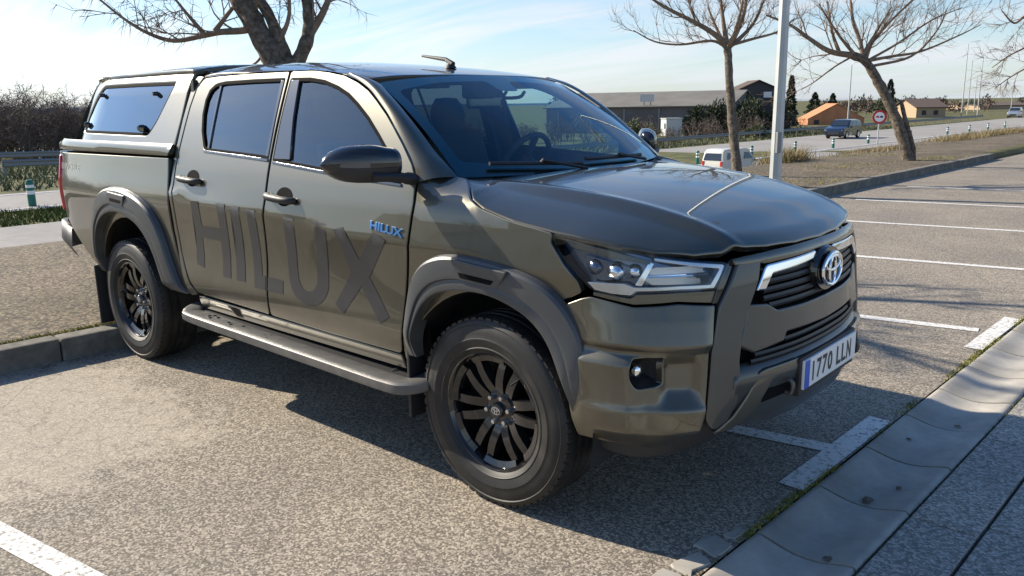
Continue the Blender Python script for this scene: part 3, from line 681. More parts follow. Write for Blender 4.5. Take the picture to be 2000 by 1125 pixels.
# ------------------------------------------------------------------ front end
BC = [(.662, .893, .008), (.80, .905), (.955, .893), (1.03, .905), (1.11, .915, .01), (1.145, .905), (1.20, .880), (1.28, .835), (1.33, .79), (1.275, .73), (1.235, .66), (1.205, .58), (1.185, .49), (1.16, .40, .01), (1.05, .385), (.887, .372), (.80, .395), (.715, .452, .01), (.706, .50), (.690, .731)]
FOG = [(.952, .722, .012), (.850, .722, .010), (.848, .628, .010), (.935, .612, .02), (.958, .655, .02)]
ctrF = (3.2, 0, .7)
for sg in (1, -1):
    mpB = (lambda s, z: WB(s, z)) if sg > 0 else (lambda s, z: WB(-s, z))
    mpW = (lambda s, z: WR(s, z)) if sg > 0 else (lambda s, z: WR(-s, z))
    fg = rnd(FOG, .01)
    fb = patch('front_bumper_corner', rnd(BC, .008), mpB, 'paint', TR, thick=.03, step=.0135, bev=.005, holes=[fg], ctr=ctrF)
    # fog lamp well
    I = resample(fg, .03)
    rows = [[mpB(*q)-(.004)*np.array((.6, -.6*sg, 0)) for q in I]]
    c = np.array((.895, .668)); back = []
    for q in I:
        w = c+(q-c)*.82; back.append(mpB(*w)+np.array((-.075, .035*sg, 0)))
    rows.append(back); rows.append([sum(back)/len(back)]*len(back))
    loft('fog_lamp_well', rows, 'black_plastic', fb, close=True)
    lc = mpB(.915, .668)+np.array((-.035, .02*sg, 0)); mb = MB().lathe([(0, .014), (.014, .013), (.024, .004), (.026, -.02)], 16, 'x', tuple(lc)); mb.build('fog_lamp', 'reflector', fb, smooth=True)
    # ---- headlight
    HL = [(1.268, 1.112, .012), (1.243, 1.121, .012), (1.14, 1.108), (1.03, 1.092), (.886, 1.066), (.74, 1.047), (.607, 1.033, .012), (.592, 1.020, .012), (.650, .942, .015), (.79, .944), (.945, .937), (.966, .923, .012), (1.04, .924), (1.106, .934, .03), (1.156, .976), (1.21, 1.024), (1.262, 1.088, .012)]
    HLr = rnd(HL, .008)
    hl = patch('headlight', HLr, mpW, 'lamp_housing', TR, thick=.01, step=.05, bev=0, off=-.060, ctr=ctrF)
    patch('lens_cover', HLr, mpW, 'lamp_glass', hl, thick=.05, step=.04, bev=.004, off=-.002, ctr=ctrF)
    # bright bezel running along the lower edge, round the inner end and back along the top
    bz = [(1.10, .938), (1.035, .930), (.968, .929), (.950, .944), (.79, .951), (.657, .949), (.602, 1.018), (.612, 1.026), (.74, 1.040), (.886, 1.058), (.886, 1.049), (.74, 1.028), (.628, 1.013), (.672, .962), (.79, .963), (.955, .957), (.99, .968), (1.13, .962)]
    patch('bezel', rnd(bz, .004), mpW, 'satin_silver', hl, thick=.03, step=.04, bev=.002, off=-.012, ctr=ctrF)
    # reflector bowls (inclined chrome shelves) and the projector
    def shelf(s0, s1, z0, z1, d0, d1):
        rows = []
        for t in np.linspace(0, 1, 5):
            rows.append([mpW(s, z0+(z1-z0)*t)+np.array((-(d0+(d1-d0)*t+.018*math.sin(math.pi*t)), (d0+(d1-d0)*t)*.5*sg, 0)) for s in np.linspace(s0, s1, 9)])
        return rows
    loft('reflector_bowl', shelf(.665, .885, .966, .990, .015, .05), 'reflector', hl, ctr=(3.2, 0, .9))
    loft('reflector_bowl', shelf(.66, .87, .992, 1.022, .050, .020), 'lamp_white', hl, ctr=(3.2, 0, .9))
    loft('light_guide', shelf(.66, .72, .984, 1.002, .012, .012), 'smoked', hl, ctr=(3.2, 0, .9))
    for ss, zz_, r, mt_ in ((.922, 1.003, .022, 'reflector'), (.985, 1.000, .030, 'reflector'), (1.06, 1.012, .026, 'lamp_housing')):
        q = mpW(ss, zz_)+np.array((-.05, .025*sg, 0)); mb = MB().lathe([(0, r*.95), (r*.5, r*.8), (r*.85, r*.35), (r, 0), (r*1.12, -.005), (r*1.12, -.03)], 20, 'x')
        an = math.atan2(-sg*(1 if sg else 1)*.75, .66); ca, sa = math.cos(an), math.sin(an)
        mb.V = [(q[0]+x*ca-y*sa, q[1]+x*sa+y*ca, q[2]+z) for x, y, z in mb.V]; mb.build('projector_lens', mt_, hl, smooth=True)
    patch('chrome_divider', rnd([(.885, 1.040), (.905, 1.045), (.955, .962), (.93, .960)], .004), mpW, 'reflector', hl, thick=.02, step=.03, bev=.002, off=-.026, ctr=ctrF)
    patch('upper_trim', rnd([(1.235, 1.105), (1.03, 1.072), (.90, 1.050), (.90, 1.036), (1.04, 1.050), (1.20, 1.075)], .004), mpW, 'gunmetal', hl, thick=.02, step=.04, bev=.003, off=-.022, ctr=ctrF)
    patch('turn_lens', rnd([(1.16, 1.055), (.97, 1.025), (.97, .985), (1.09, .965), (1.13, 1.0)], .015), mpW, 'lamp_housing', hl, thick=.02, step=.04, bev=.004, off=-.035, ctr=ctrF)
    # ---- vertical limb of the grille surround, dark strip beside the lamp
    SU = [(.565, 1.026, .01), (.652, .888), (.684, .731), (.700, .50, .02), (.668, .452, .02), (.615, .478), (.575, .545), (.566, .63), (.572, .690), (.556, .786), (.516, .878), (.470, .96), (.448, 1.022, .01)]
    patch('grille_surround', rnd(SU, .01), mpW, 'gunmetal', TR, thick=.05, step=.04, bev=.008, off=.012, ctr=ctrF)
    patch('lamp_side_strip', rnd([(.575, 1.040), (.600, 1.026), (.652, .945), (.672, .896), (.648, .896), (.56, 1.03)], .005), mpW, 'gloss_black', TR, thick=.03, step=.05, bev=.003, off=-.004, ctr=ctrF)
    patch('lamp_lower_strip', rnd([(.655, .940), (.79, .941), (.945, .934), (.966, .919), (1.105, .930), (1.105, .918), (.955, .898), (.80, .910), (.655, .898)], .004), mpW, 'paint', TR, thick=.03, step=.05, bev=.002, off=-.010, ctr=ctrF)
    # ---- lower metallic accent and tow hook opening
    AC = [(.672, .448, .01), (.60, .452), (.50, .505), (.425, .596), (.40, .610), (.262, .628), (.262, .648), (.45, .646), (.487, .640), (.545, .565), (.60, .50)]
    patch('bumper_accent', rnd(AC, .01), mpW, 'paint', TR, thick=.03, step=.04, bev=.006, off=.020, ctr=ctrF)
    tw = patch('tow_opening', rnd([(.475, .525), (.275, .535), (.262, .622), (.40, .604)], .012), mpW, 'seal', TR, thick=0, step=.05, bev=0, off=.0112, ctr=ctrF)
    q = mpW(.33, .555); mb = MB().tube(spl([q+np.array((0, 0, .02)), q+np.array((.026, 0, .024)), q+np.array((.034, 0, 0)), q+np.array((.026, 0, -.024)), q+np.array((0, 0, -.02))], 4), .009, 8); mb.build('tow_hook', 'gunmetal', tw, smooth=True)
    # dark undertray below the corner
    patch('undertray', rnd([(.55, .46), (1.15, .42), (1.10, .345), (.95, .315), (.80, .315), (.60, .36)], .03), mpW, 'black_plastic', TR, thick=.05, step=.06, bev=.008, off=-.045, ctr=ctrF)
    # chrome brow of the grille
    CH = [(.486, .924, .004), (.438, .921, .004), (.395, .970), (.085, .984), (.085, 1.012), (.430, 1.003, .02)]
    patch('chrome_brow', rnd(CH, .004), mpW, 'chrome', TR, thick=.03, step=.04, bev=.006, off=.012, ctr=ctrF)
GR_ = [(.50, .876), (.418, .866), (.365, .838), (0, .833)]; GR_ = GR_+both(GR_[-2::-1])+both([(.455, 1.03), (0, 1.045)])[:2]+[(.455, 1.03)]
gb = patch('grille', rnd(GR_, .01), WR, 'seal', TR, thick=.0, step=.08, bev=0, off=-.05, ctr=ctrF)
for k, z in enumerate((.858, .886, .914, .942, .966)):
    w = .40+.03*k if k < 2 else .46-.015*k
    mb = MB(); P = [WR(s, z)+np.array((-.012, 0, 0)) for s in np.linspace(-w, w, 33)]
    mb.tube(P, .0085, 6, flat=1.4); mb.build('grille_slat', 'grille_black', gb, smooth=True)
XB = [(.520, .878), (.420, .868), (.363, .838), (.2, .834), (0, .833)]; XL = [(0, .745), (.316, .752), (.332, .722), (.50, .708), (.562, .738)]
XO = XB+both(XB[-2::-1])+both(XL[::-1])[:-1]+XL
patch('grille_crossbar', rnd(XO, .008), WR, 'gunmetal', TR, thick=.05, step=.045, bev=.008, off=.004, ctr=ctrF)
LI = [(.50, .712), (.335, .726), (.318, .75), (0, .75)]; LI = LI+both(LI[-2::-1])+both([(.53, .655)])+[(.53, .655)]
lb = patch('lower_intake', rnd(LI, .01), WR, 'seal', TR, thick=0, step=.08, bev=0, off=-.05, ctr=ctrF)
for z, w in ((.672, .50), (.694, .48), (.722, .31)):
    mb = MB(); mb.tube([WR(s, z)+np.array((-.016, 0, 0)) for s in np.linspace(-w, w, 29)], .008, 6, flat=1.3); mb.build('intake_slat', 'grille_black', lb, smooth=True)
WL = wrap(lambda a, z: pch(z, [.40, .46, .56, .61, .635, .66], [-.03, -.012, .0, .012, .010, -.028]))
LP = [(.60, .665), (.60, .47), (.45, .425), (0, .42)]; LP = LP+both(LP[-2::-1])
patch('bumper_lip', rnd(LP, .03), WL, 'gunmetal', TR, thick=.05, step=.035, bev=.006, off=.008, ctr=ctrF)
# hood leading-edge garnish
WG = wrap(lambda a, z: pch(z, [1.00, 1.02, 1.04, 1.06], [.000, .010, .008, -.010]))
GA = [(.578, 1.018), (.52, 1.014), (.455, 1.014), (.43, 1.008), (.085, 1.016), (0, 1.018)]; GT = [(0, 1.052), (.2, 1.0515), (.35, 1.050), (.46, 1.047), (.54, 1.044), (.585, 1.040)]
GO = GA+both(GA[-2::-1])+both(GT[::-1])[:-1]+GT
patch('bonnet_garnish', rnd(GO, .008), WG, 'paint', TR, thick=.05, step=.03, bev=.006, off=.004, ctr=ctrF)
# emblem
em = MB(); c0 = WR(0, .937)+np.array((.030, 0, 0))
def ell(mb, cy, cz, ry, rz, r, n=40, dx=0):
    P = [(c0[0]+dx-.25*(cy+ry*math.cos(a))**2, c0[1]+cy+ry*math.cos(a), c0[2]+cz+rz*math.sin(a)) for a in np.linspace(0, 2*math.pi, n+1)]
    mb.tube(P, r, 8, caps=False)
ell(em, 0, 0, .090, .060, .0075); ell(em, 0, -.004, .028, .054, .006); ell(em, 0, .022, .068, .026, .006)
EM = em.build('emblem', 'chrome', TR, smooth=True)
mb = MB(); mb.V = [(c0[0]-.004, c0[1], c0[2])]+[(c0[0]-.010, c0[1]+.088*math.cos(a), c0[2]+.058*math.sin(a)) for a in np.linspace(0, 2*math.pi, 32, endpoint=False)]; mb.F = [(0, 1+k, 1+(k+1) % 32) for k in range(32)]
mb.build('emblem_backing', 'gunmetal', EM, smooth=True)
mb = MB(); mb.V = [(c0[0]-.014, c0[1]+.115*math.cos(a), c0[2]+.082*math.sin(a)) for a in np.linspace(0, 2*math.pi, 32, endpoint=False)]+[(c0[0]-.05, c0[1]+.12*math.cos(a), c0[2]+.09*math.sin(a)) for a in np.linspace(0, 2*math.pi, 32, endpoint=False)]
mb.F = [tuple(range(32))]+[(k, (k+1) % 32, 32+(k+1) % 32, 32+k) for k in range(32)]; mb.build('emblem_base', 'gloss_black', EM)
# number plate
PX = 4.062
pl = MB().box((PX, 0, .582), (.006, .26, .055)).build('number_plate', 'plate_white', TR, bevel=.003)
MB().box((PX+.0068, -.238, .582), (.0008, .021, .053)).build('country_band', 'plate_blue', pl)
for ch_, y0 in zip('1770LLN', (-.196, -.148, -.094, -.040, .050, .104, .158)):
    TV, TF = text_polys(ch_, .022); w = TV[:, 0].max()
    mb = MB(); mb.V = [(PX+.0072, y0+(.045*q[0]/w if ch_ != '1' else .008+.062*q[0]), .545+.075*q[1]) for q in TV]; mb.F = list(TF); mb.build('plate_character', 'plate_black', pl)
MB().box((PX-.02, 0, .575), (.014, .275, .072)).build('plate_holder', 'black_plastic', pl, bevel=.004)
# ------------------------------------------------------------------ wheels
def make_wheel():
    w = empty('wheel', par=TR)
    # outer face towards -y; y=0 is the tyre centre
    R = .387
    prof = [(.232, -.098), (.240, -.112), (.258, -.122), (.262, -.126), (.266, -.124), (.292, -.131), (.300, -.1325), (.304, -.1305), (.320, -.131), (.336, -.1275), (.342, -.126), (.352, -.1225), (.356, -.126), (.366, -.122), (.377, -.112), (.384, -.098), (R, -.08)]
    for y in (-.055, -.012, .031):   # circumferential grooves
        prof += [(R, y-.008), (R-.009, y-.006), (R-.009, y+.006), (R, y+.008)]
    prof += [(R, .08), (.384, .1), (.372, .118), (.33, .13), (.26, .124), (.232, .10)]
    ty = MB().lathe(prof, 72)
    t = ty.build('tyre', 'rubber', w, smooth=True, angle=35)
    # tread blocks on the shoulder
    mb = MB()
    for k in range(60):
        a = 2*math.pi*k/60; ca, sa = math.cos(a), math.sin(a)
        for y0, h in ((-.098, .022), (.098, .022)):
            V = []
            for dr in (-.012, .0008):
                for dy in (-h*.8, h*.8):
                    for da in (-.034, .034):
                        rr = R+dr-(.006 if (dy < 0) == (y0 < 0) else 0); V.append((rr*math.cos(a+da), y0+dy, rr*math.sin(a+da)))
            mb.add(V, [(0, 1, 3, 2), (4, 5, 7, 6), (0, 1, 5, 4), (2, 3, 7, 6), (0, 2, 6, 4), (1, 3, 7, 5)])
    mb.build('tread_blocks', 'rubber', t)['kind'] = 'stuff'
    rim = MB().lathe([(.241, -.100), (.244, -.113), (.236, -.114), (.229, -.104), (.222, -.085), (.205, -.02), (.198, .09), (.235, .105)], 64).build('rim', 'rim_black', w, smooth=True, angle=50)
    # brake drum/disc behind
    MB().lathe([(0, .0), (.15, 0), (.152, .02), (.09, .03), (.09, .09), (0, .09)], 40).build('brake_disc', 'seal', rim, smooth=True)
    hub = MB().lathe([(.0, -.066), (.030, -.066), (.072, -.060), (.082, -.050), (.084, -.015)], 36); hub.build('hub', 'rim_black', rim, smooth=True, angle=30)
    cap = MB().lathe([(0, -.084), (.026, -.083), (.031, -.078), (.033, -.06)], 24).build('hub_cap', 'gloss_black', rim, smooth=True)
    mb = MB()
    for rx, rz, cz in ((.022, .015, 0), (.007, .013, -.001), (.016, .006, .005)): mb.tube([(rx*math.cos(a), -.0845, cz+rz*math.sin(a)) for a in np.linspace(0, 2*math.pi, 25)], .0022, 5, caps=False)
    mb.build('cap_emblem', 'satin_silver', rim, smooth=True)
    for k in range(6):
        a = math.radians(60*k+38+30); nut = MB().lathe([(0, -.083), (.009, -.082), (.0105, -.076), (.0105, -.05)], 6, 'y', (.057*math.cos(a), 0, .057*math.sin(a))); nut.build('wheel_nut', 'satin_silver', rim)
    # six twin spokes: each a V of two bars joined at the rim
    for k in range(6):
        a0 = math.radians(60*k+38); mb = MB()
        def pt(r, da, y): a = a0+da; return (r*math.cos(a), y, r*math.sin(a))
        for sgn in (-1, 1):
            ri, ro = .060, .228
            sec = []
            for t in np.linspace(0, 1, 6):
                r = ri+(ro-ri)*t; ctr = 0; ca_, sa_ = .068, .228; pi_ = np.array((ca_*math.cos(.165), ca_*math.sin(.165))); po_ = np.array((sa_*math.cos(.345), sa_*math.sin(.345))); pp_ = pi_+(po_-pi_)*t; r = float(np.hypot(*pp_)); ang_ = math.atan2(pp_[1], pp_[0]); ctr = sgn*(.20+.085*t if t > 0 else .16); ctr = sgn*ang_
                hw = (.028-.006*t)/r
                yt = -.062-.012*math.sin(math.pi*min(t*1.15, 1))-.022*t
                yb = yt+.034
                sec.append([pt(r, ctr-hw, yb), pt(r, ctr-hw*.72, yt), pt(r, ctr+hw*.72, yt), pt(r, ctr+hw, yb)])
            V = [q for s in sec for q in s]; F = []
            for i in range(len(sec)-1):
                for j in range(3): F.append((i*4+j, i*4+j+1, (i+1)*4+j+1, (i+1)*4+j))
            mb.add(V, F)
        # outer bridge of the V
        V = []; 
        for da in np.linspace(-.40, .40, 9): V += [pt(.204, da, -.090), pt(.228, da, -.100), pt(.232, da, -.06), pt(.210, da, -.06)]
        F = [(i*4+j, i*4+(j+1) % 4, (i+1)*4+(j+1) % 4, (i+1)*4+j) for i in range(8) for j in range(4)]
        mb.add(V, F); mb.build('spoke', 'rim_black', rim, smooth=True, angle=30)
    v = MB().tube([(.19*math.cos(.9), -.09, .19*math.sin(.9)), (.175*math.cos(.9), -.115, .175*math.sin(.9))], .004, 6); v.build('valve', 'black_plastic', rim)
    return w
W0 = make_wheel()
for i, (x, y, fl, ro) in enumerate(((3.085, -.7675, 0, .0), (0, -.775, 0, .35), (3.085, .7675, 1, .2), (0, .775, 1, .5))):
    o = W0 if i == 0 else copy_tree(W0, TR)
    o.location = (x, y, .385); o.rotation_euler = (0, ro, math.pi if fl else 0)
# ------------------------------------------------------------------ wheel wells, flaps, chassis
for sd in (-1, 1):
    for cx, cz, r, fs, y1 in ((3.09, .40, .475, S, .42), (.09, .44, .49, SB, .45)):
        rows = []
        A = np.linspace(-.25, math.pi+.25, 22)
        for yy in (.865, .70, y1): rows.append([(cx+r*math.cos(a), sd*yy, cz+r*math.sin(a)) for a in A])
        rows.append([(cx+.1*math.cos(a), sd*y1, cz+.1*math.sin(a)) for a in A])
        loft('wheel_well', rows, 'black_plastic', TR)
    MB().box((2.635, sd*.80, .43), (.008, .105, .17)).build('mud_flap', 'black_plastic', TR, bevel=.004)
    MB().box((-.47, sd*.80, .36), (.008, .125, .20)).build('mud_flap', 'black_plastic', TR, bevel=.004)
mb = MB(); mb.box((1.3, -.42, .50), (2.2, .05, .08)).box((1.3, .42, .50), (2.2, .05, .08))
for x in (-.9, .6, 1.6, 2.5, 3.4): mb.box((x, 0, .50), (.05, .45, .05))
mb.build('chassis_frame', 'black_plastic', TR)
mb = MB(); mb.box((1.65, 0, .575), (.98, .84, .02)).box((-.35, 0, .74), (.85, .42, .02)).box((3.3, 0, .52), (.45, .40, .03)); mb.box((3.62, 0, .60), (.02, .66, .25)); mb.build('floor_pan', 'seal', TR)
mb = MB().box((3.3, 0, .80), (.42, .40, .22)); mb.build('engine_block', 'seal', TR)
mb = MB().tube([(0, -.7, .385), (0, .7, .385)], .05, 10).tube([(3.085, -.7, .385), (3.085, .7, .385)], .035, 10); mb.lathe([(0, -.13), (.09, -.11), (.14, 0), (.09, .11), (0, .13)], 14, 'y', (0, .05, .385)); mb.build('axle', 'black_plastic', TR, smooth=True)
MB().box((.9, -.62, .44), (.35, .12, .10)).build('fuel_tank', 'black_plastic', TR, bevel=.03)
# ------------------------------------------------------------------ side steps
for sd in (-1, 1):
    P = spl([(.80, .80, .455), (.80, .87, .452), (.835, .925, .442), (.93, .944, .434), (1.5, .944, .425), (2.1, .944, .416), (2.55, .944, .410), (2.655, .925, .412), (2.70, .86, .424), (2.70, .78, .434)], 6)
    V = []; n = 16
    for i, q in enumerate(P):
        t = P[min(i+1, len(P)-1)]-P[max(i-1, 0)]; t = t/np.linalg.norm(t); side = np.array((t[1], -t[0], 0)); side /= np.linalg.norm(side); side = -side if side[1] < 0 and abs(side[1]) > .3 else side
        if i and side@ps < 0: side = -side
        ps = side
        for k in range(n):
            an = 2*math.pi*k/n; c, s = math.cos(an), math.sin(an); c = math.copysign(abs(c)**.55, c); s = math.copysign(abs(s)**.42, s)
            v = q+side*.054*c+np.array((0, 0, .028*s)); V.append((v[0], sd*v[1], v[2]))
    F = [(i*n+k, i*n+(k+1) % n, (i+1)*n+(k+1) % n, (i+1)*n+k) for i in range(len(P)-1) for k in range(n)]+[tuple(range(n)), tuple(range((len(P)-1)*n, len(P)*n))]
    mb = MB(); mb.V = V; mb.F = F; st = mb.build('side_step', 'step_alu', TR, smooth=True)
    for k in range(3):
        x0 = (.95, 1.50, 2.06)[k]; z0 = .4405-.0155*(x0-.93)/.58*.6
        zz_ = lambda x: .4625+(-.0155)*(x-.93)/.57*1.0*.98
        mb = MB(); V = [(x0, sd*.888, zz_(x0)), (x0+.5, sd*.888, zz_(x0+.5)), (x0+.5, sd*.972, zz_(x0+.5)), (x0, sd*.972, zz_(x0))]
        # tread pad: ribs
        for j in range(5):
            y = .903+.0165*j; mb.add([(x0, sd*y, zz_(x0)-.012), (x0+.5, sd*y, zz_(x0+.5)-.012), (x0+.5, sd*(y+.011), zz_(x0+.5)-.012), (x0, sd*(y+.011), zz_(x0)-.012), (x0, sd*y, zz_(x0)+.003), (x0+.5, sd*y, zz_(x0+.5)+.003), (x0+.5, sd*(y+.011), zz_(x0+.5)+.003), (x0, sd*(y+.011), zz_(x0)+.003)], [(0, 1, 2, 3), (4, 5, 6, 7), (0, 1, 5, 4), (1, 2, 6, 5), (2, 3, 7, 6), (3, 0, 4, 7)])
        mb.build('tread_pad', 'step_alu', st)
        mb = MB()
        for dx, dy in ((.10, .0), (.14, .018), (.17, -.012), (.12, -.02), (.30, .0), (.34, .012), (.42, -.014)):
            mb.lathe([(0, .004), (.009, .004), (.011, 0), (.011, -.008)], 10, 'z', (x0+dx, sd*(.942+dy), zz_(x0+dx)+.003))
        mb.build('grip_studs', 'black_plastic', st)
    MB().add([(.86, sd*.80, .44), (2.66, sd*.80, .42), (2.66, sd*.905, .415), (.86, sd*.905, .438), (.86, sd*.80, .455), (2.66, sd*.80, .435), (2.66, sd*.905, .43), (.86, sd*.905, .453)], [(0, 1, 2, 3), (4, 5, 6, 7), (0, 1, 5, 4), (1, 2, 6, 5), (2, 3, 7, 6), (3, 0, 4, 7)]).build('step_gap_blocker', 'black_plastic', st)  # plate added to block the sun strip leaking between step and sill
    for x in (1.0, 1.75, 2.5): MB().tube([(x, sd*.50, .50), (x, sd*.88, .42)], .018, 8).build('step_bracket', 'black_plastic', st)
# ------------------------------------------------------------------ mirrors
def sgnpow(v, e): return math.copysign(abs(v)**e, v)
for sd in (-1, 1):
    cx, cy, cz = 2.545, 1.050, 1.340
    rows = []
    nu, nv = 28, 14
    def mpt(u, v, k=1.0):
        # u around the y axis (x-z plane), v along y: 0 inner .. 1 outer
        c, s = math.cos(u), math.sin(u); w = .78+.22*sm(0, .35, v) if v < .55 else math.cos(math.pi/2*((v-.55)/.45))**.55
        w = max(w, .02)
        hz = .077*w*(1-.10*v); hx = (.085 if c > 0 else .045)*w
        y = cy-.122+.232*v
        return (cx+.070-.15*v+hx*sgnpow(c, .8), sd*y, cz+.012-.012*v+hz*sgnpow(s, .8)-.012*(1-v))
    rows = [[mpt(2*math.pi*j/nu, i/nv) for j in range(nu)] for i in range(nv+1)]
    rows = [[tuple(np.mean(np.array(rows[0]), 0)+np.array((0, -sd*.004, 0)))]*nu]+rows
    mr = loft('side_mirror', rows, 'gloss_black', TR, close=True, ctr=(cx, sd*cy, cz))
    # lower satin band + indicator
    rows2 = [[np.array(mpt(a, i/nv)) for a in np.linspace(-1.25, -.12, 8)] for i in range(1, nv)]
    rows2 = [[q+(q-np.array((cx, sd*q[1]*sd, cz)))*.035 for q in r] for r in rows2]
    loft('mirror_lower_cover', rows2, 'black_plastic', mr, ctr=(cx, sd*cy, cz))
    rows3 = [[np.array(mpt(a, i/12)) for a in np.linspace(-.10, .10, 3)] for i in range(6, 12)]
    rows3 = [[q+(q-np.array((cx, q[1], cz)))*.05 for q in r] for r in rows3]
    loft('mirror_indicator', rows3, 'pillar_black', mr, ctr=(cx, sd*cy, cz))
    arm = MB().tube(spl([(2.665, sd*.855, 1.272), (2.672, sd*.90, 1.280), (2.655, sd*.955, 1.288), (2.62, sd*1.03, 1.292)], 4), [.034]*5+[.028]*8, 10, flat=.75); arm.build('mirror_arm', 'black_plastic', mr, smooth=True)
    mg = [(cx+.055-.10*v-.030, sd*(cy-.118+.242*v), cz+z) for v, z in ((.15, -.05), (.15, .055), (.85, .05), (.85, -.045))]
    patch('sail_trim', rnd([(2.505, 1.362), (2.60, 1.285), (2.612, 1.256), (2.48, 1.262)], .006), mS(sd), 'gloss_black', mr, thick=.01, step=.05, bev=.003, off=.004)
# ------------------------------------------------------------------ cabin
IN = empty('cabin', par=TR)
rows = []
for x, z in ((2.90, 1.235), (2.62, 1.228), (2.42, 1.205), (2.36, 1.16), (2.33, .95)): rows.append([(x-.06*(y/.7)**2, y, z+(.03*math.exp(-((y-.36)/.18)**2) if x < 2.7 else 0)) for y in np.linspace(-.80, .80, 33)])
loft('dashboard', rows, 'interior', IN, ctr=(2.6, 0, .9))
def seat(x, y, rear=False):
    s = empty('seat', (0, 0, 0), par=IN)
    w = .26 if not rear else .62
    bk = []
    for t in np.linspace(0, 1, 7):
        z = .82+.56*t; xx = x-.16*t; ww = w*(1-.12*t); dp = .075
        bk.append([(xx+dp*math.cos(a)*(.7 if math.cos(a) > 0 else 1), y+ww*sgnpow(math.sin(a), .5)*.98, z+.02*math.cos(a)) for a in np.linspace(0, 2*math.pi, 20, endpoint=False)])
    bk.append([(x-.18, y, 1.40)]*20); loft('backrest', bk, 'seat_fabric', s, close=True, ctr=(x-.08, y, 1.1))
    MB().box((x+.18, y, .78), (.26, w, .07)).build('cushion', 'seat_fabric', s, bevel=.04)
    for yy in ([y] if not rear else [y-.36, y+.36]):
        hd = []
        for t in np.linspace(0, 1, 7):
            k = math.sin(math.pi*(.12+.76*t))**.5; hd.append([(x-.20-.02*t+.05*k*math.cos(a), yy+.128*k*sgnpow(math.sin(a), .55), 1.395+.205*t) for a in np.linspace(0, 2*math.pi, 18, endpoint=False)])
        hd.append([(x-.22, yy, 1.605)]*18); loft('headrest', hd, 'seat_fabric', s, close=True, ctr=(x-.21, yy, 1.5))
        MB().tube([(x-.20, yy-.05, 1.33), (x-.20, yy-.05, 1.45)], .006, 6).tube([(x-.20, yy+.05, 1.33), (x-.20, yy+.05, 1.45)], .006, 6).build('headrest_posts', 'satin_silver', s)
seat(1.82, -.37); seat(1.82, .37); seat(1.02, 0, True)
# steering wheel (left-hand drive)
sw = MB(); c = np.array((2.20, .37, 1.235)); ax = np.array((-.88, 0, .47)); e1 = np.array((0, 1., 0)); e2 = np.cross(ax, e1)
sw.tube([c+.185*(math.cos(a)*e1+math.sin(a)*e2) for a in np.linspace(0, 2*math.pi, 37)], .016, 8, caps=False)
for a in (0, math.pi, -math.pi/2): sw.tube([c, c+.18*(math.cos(a)*e1+math.sin(a)*e2)], .018, 6)
sw.tube([c+ax*.01, c-ax*.2], [.06, .04], 12); sw.build('steering_wheel', 'interior', IN, smooth=True)
# rear view mirror with sensor housing, B pillars
mb = MB(); mb.box((2.235, -.01, 1.635), (.05, .085, .045)).build('sensor_housing', 'interior', IN, bevel=.02)
MB().box((2.20, .06, 1.575), (.018, .12, .035)).build('rear_view_mirror', 'gloss_black', IN, bevel=.015)
for sd in (-1, 1):
    rows = []
    for z in np.linspace(.6, 1.74, 10): rows.append([(1.54, sd*(S(1.62, z)-.03), z), (1.56, sd*(S(1.62, z)-.085), z), (1.70, sd*(S(1.62, z)-.085), z), (1.73, sd*(S(1.62, z)-.03), z)])
    loft('b_pillar_trim', rows, 'interior', IN, ctr=(1.62, sd*1.5, 1.2))
    for k in range(1):
        mb = MB(); mb.tube(spl([(1.64, sd*.665, 1.60), (1.66, sd*.74, 1.35), (1.66, sd*.80, 1.1)], 4), .022, 4, flat=.1); mb.build('seat_belt', 'seat_fabric', IN)
    mb = MB().tube(spl([(1.98, sd*.635, 1.63), (1.97, sd*.60, 1.60), (1.85, sd*.60, 1.60), (1.84, sd*.635, 1.635)], 4), .010, 6); mb.build('grab_handle', 'interior', IN, smooth=True)
    MB().box((2.10, sd*.33, 1.655), (.08, .17, .012)).build('sun_visor', 'interior', IN, bevel=.008)
# ================================================================== the place
DV = np.array((.035, 1.)); DV /= np.linalg.norm(DV); NU = np.array((-DV[1], DV[0])); OO = np.array((-.33, -1.))
def UV(u, v): q = OO+NU*u+DV*v; return float(q[0]), float(q[1])
def zroad(v): return -1.0-1.0*sm(5, 42, v)
def crest(v): return 4.3-1.2*sm(3, 12, v)
def terrain(u, v):
    if u <= .02: return -.06
    if u < .12: return -.06+.17*(u-.02)/.10
    c = crest(v)
    if u <= c: return .11
    dip = .70*math.exp(-((v-41)/6.)**2)*sm(12.5, 14.5, u)*(1-sm(18.3, 19.2, u))
    return .11+(zroad(v)-.11)*sm(c, c+4.2, u)-dip
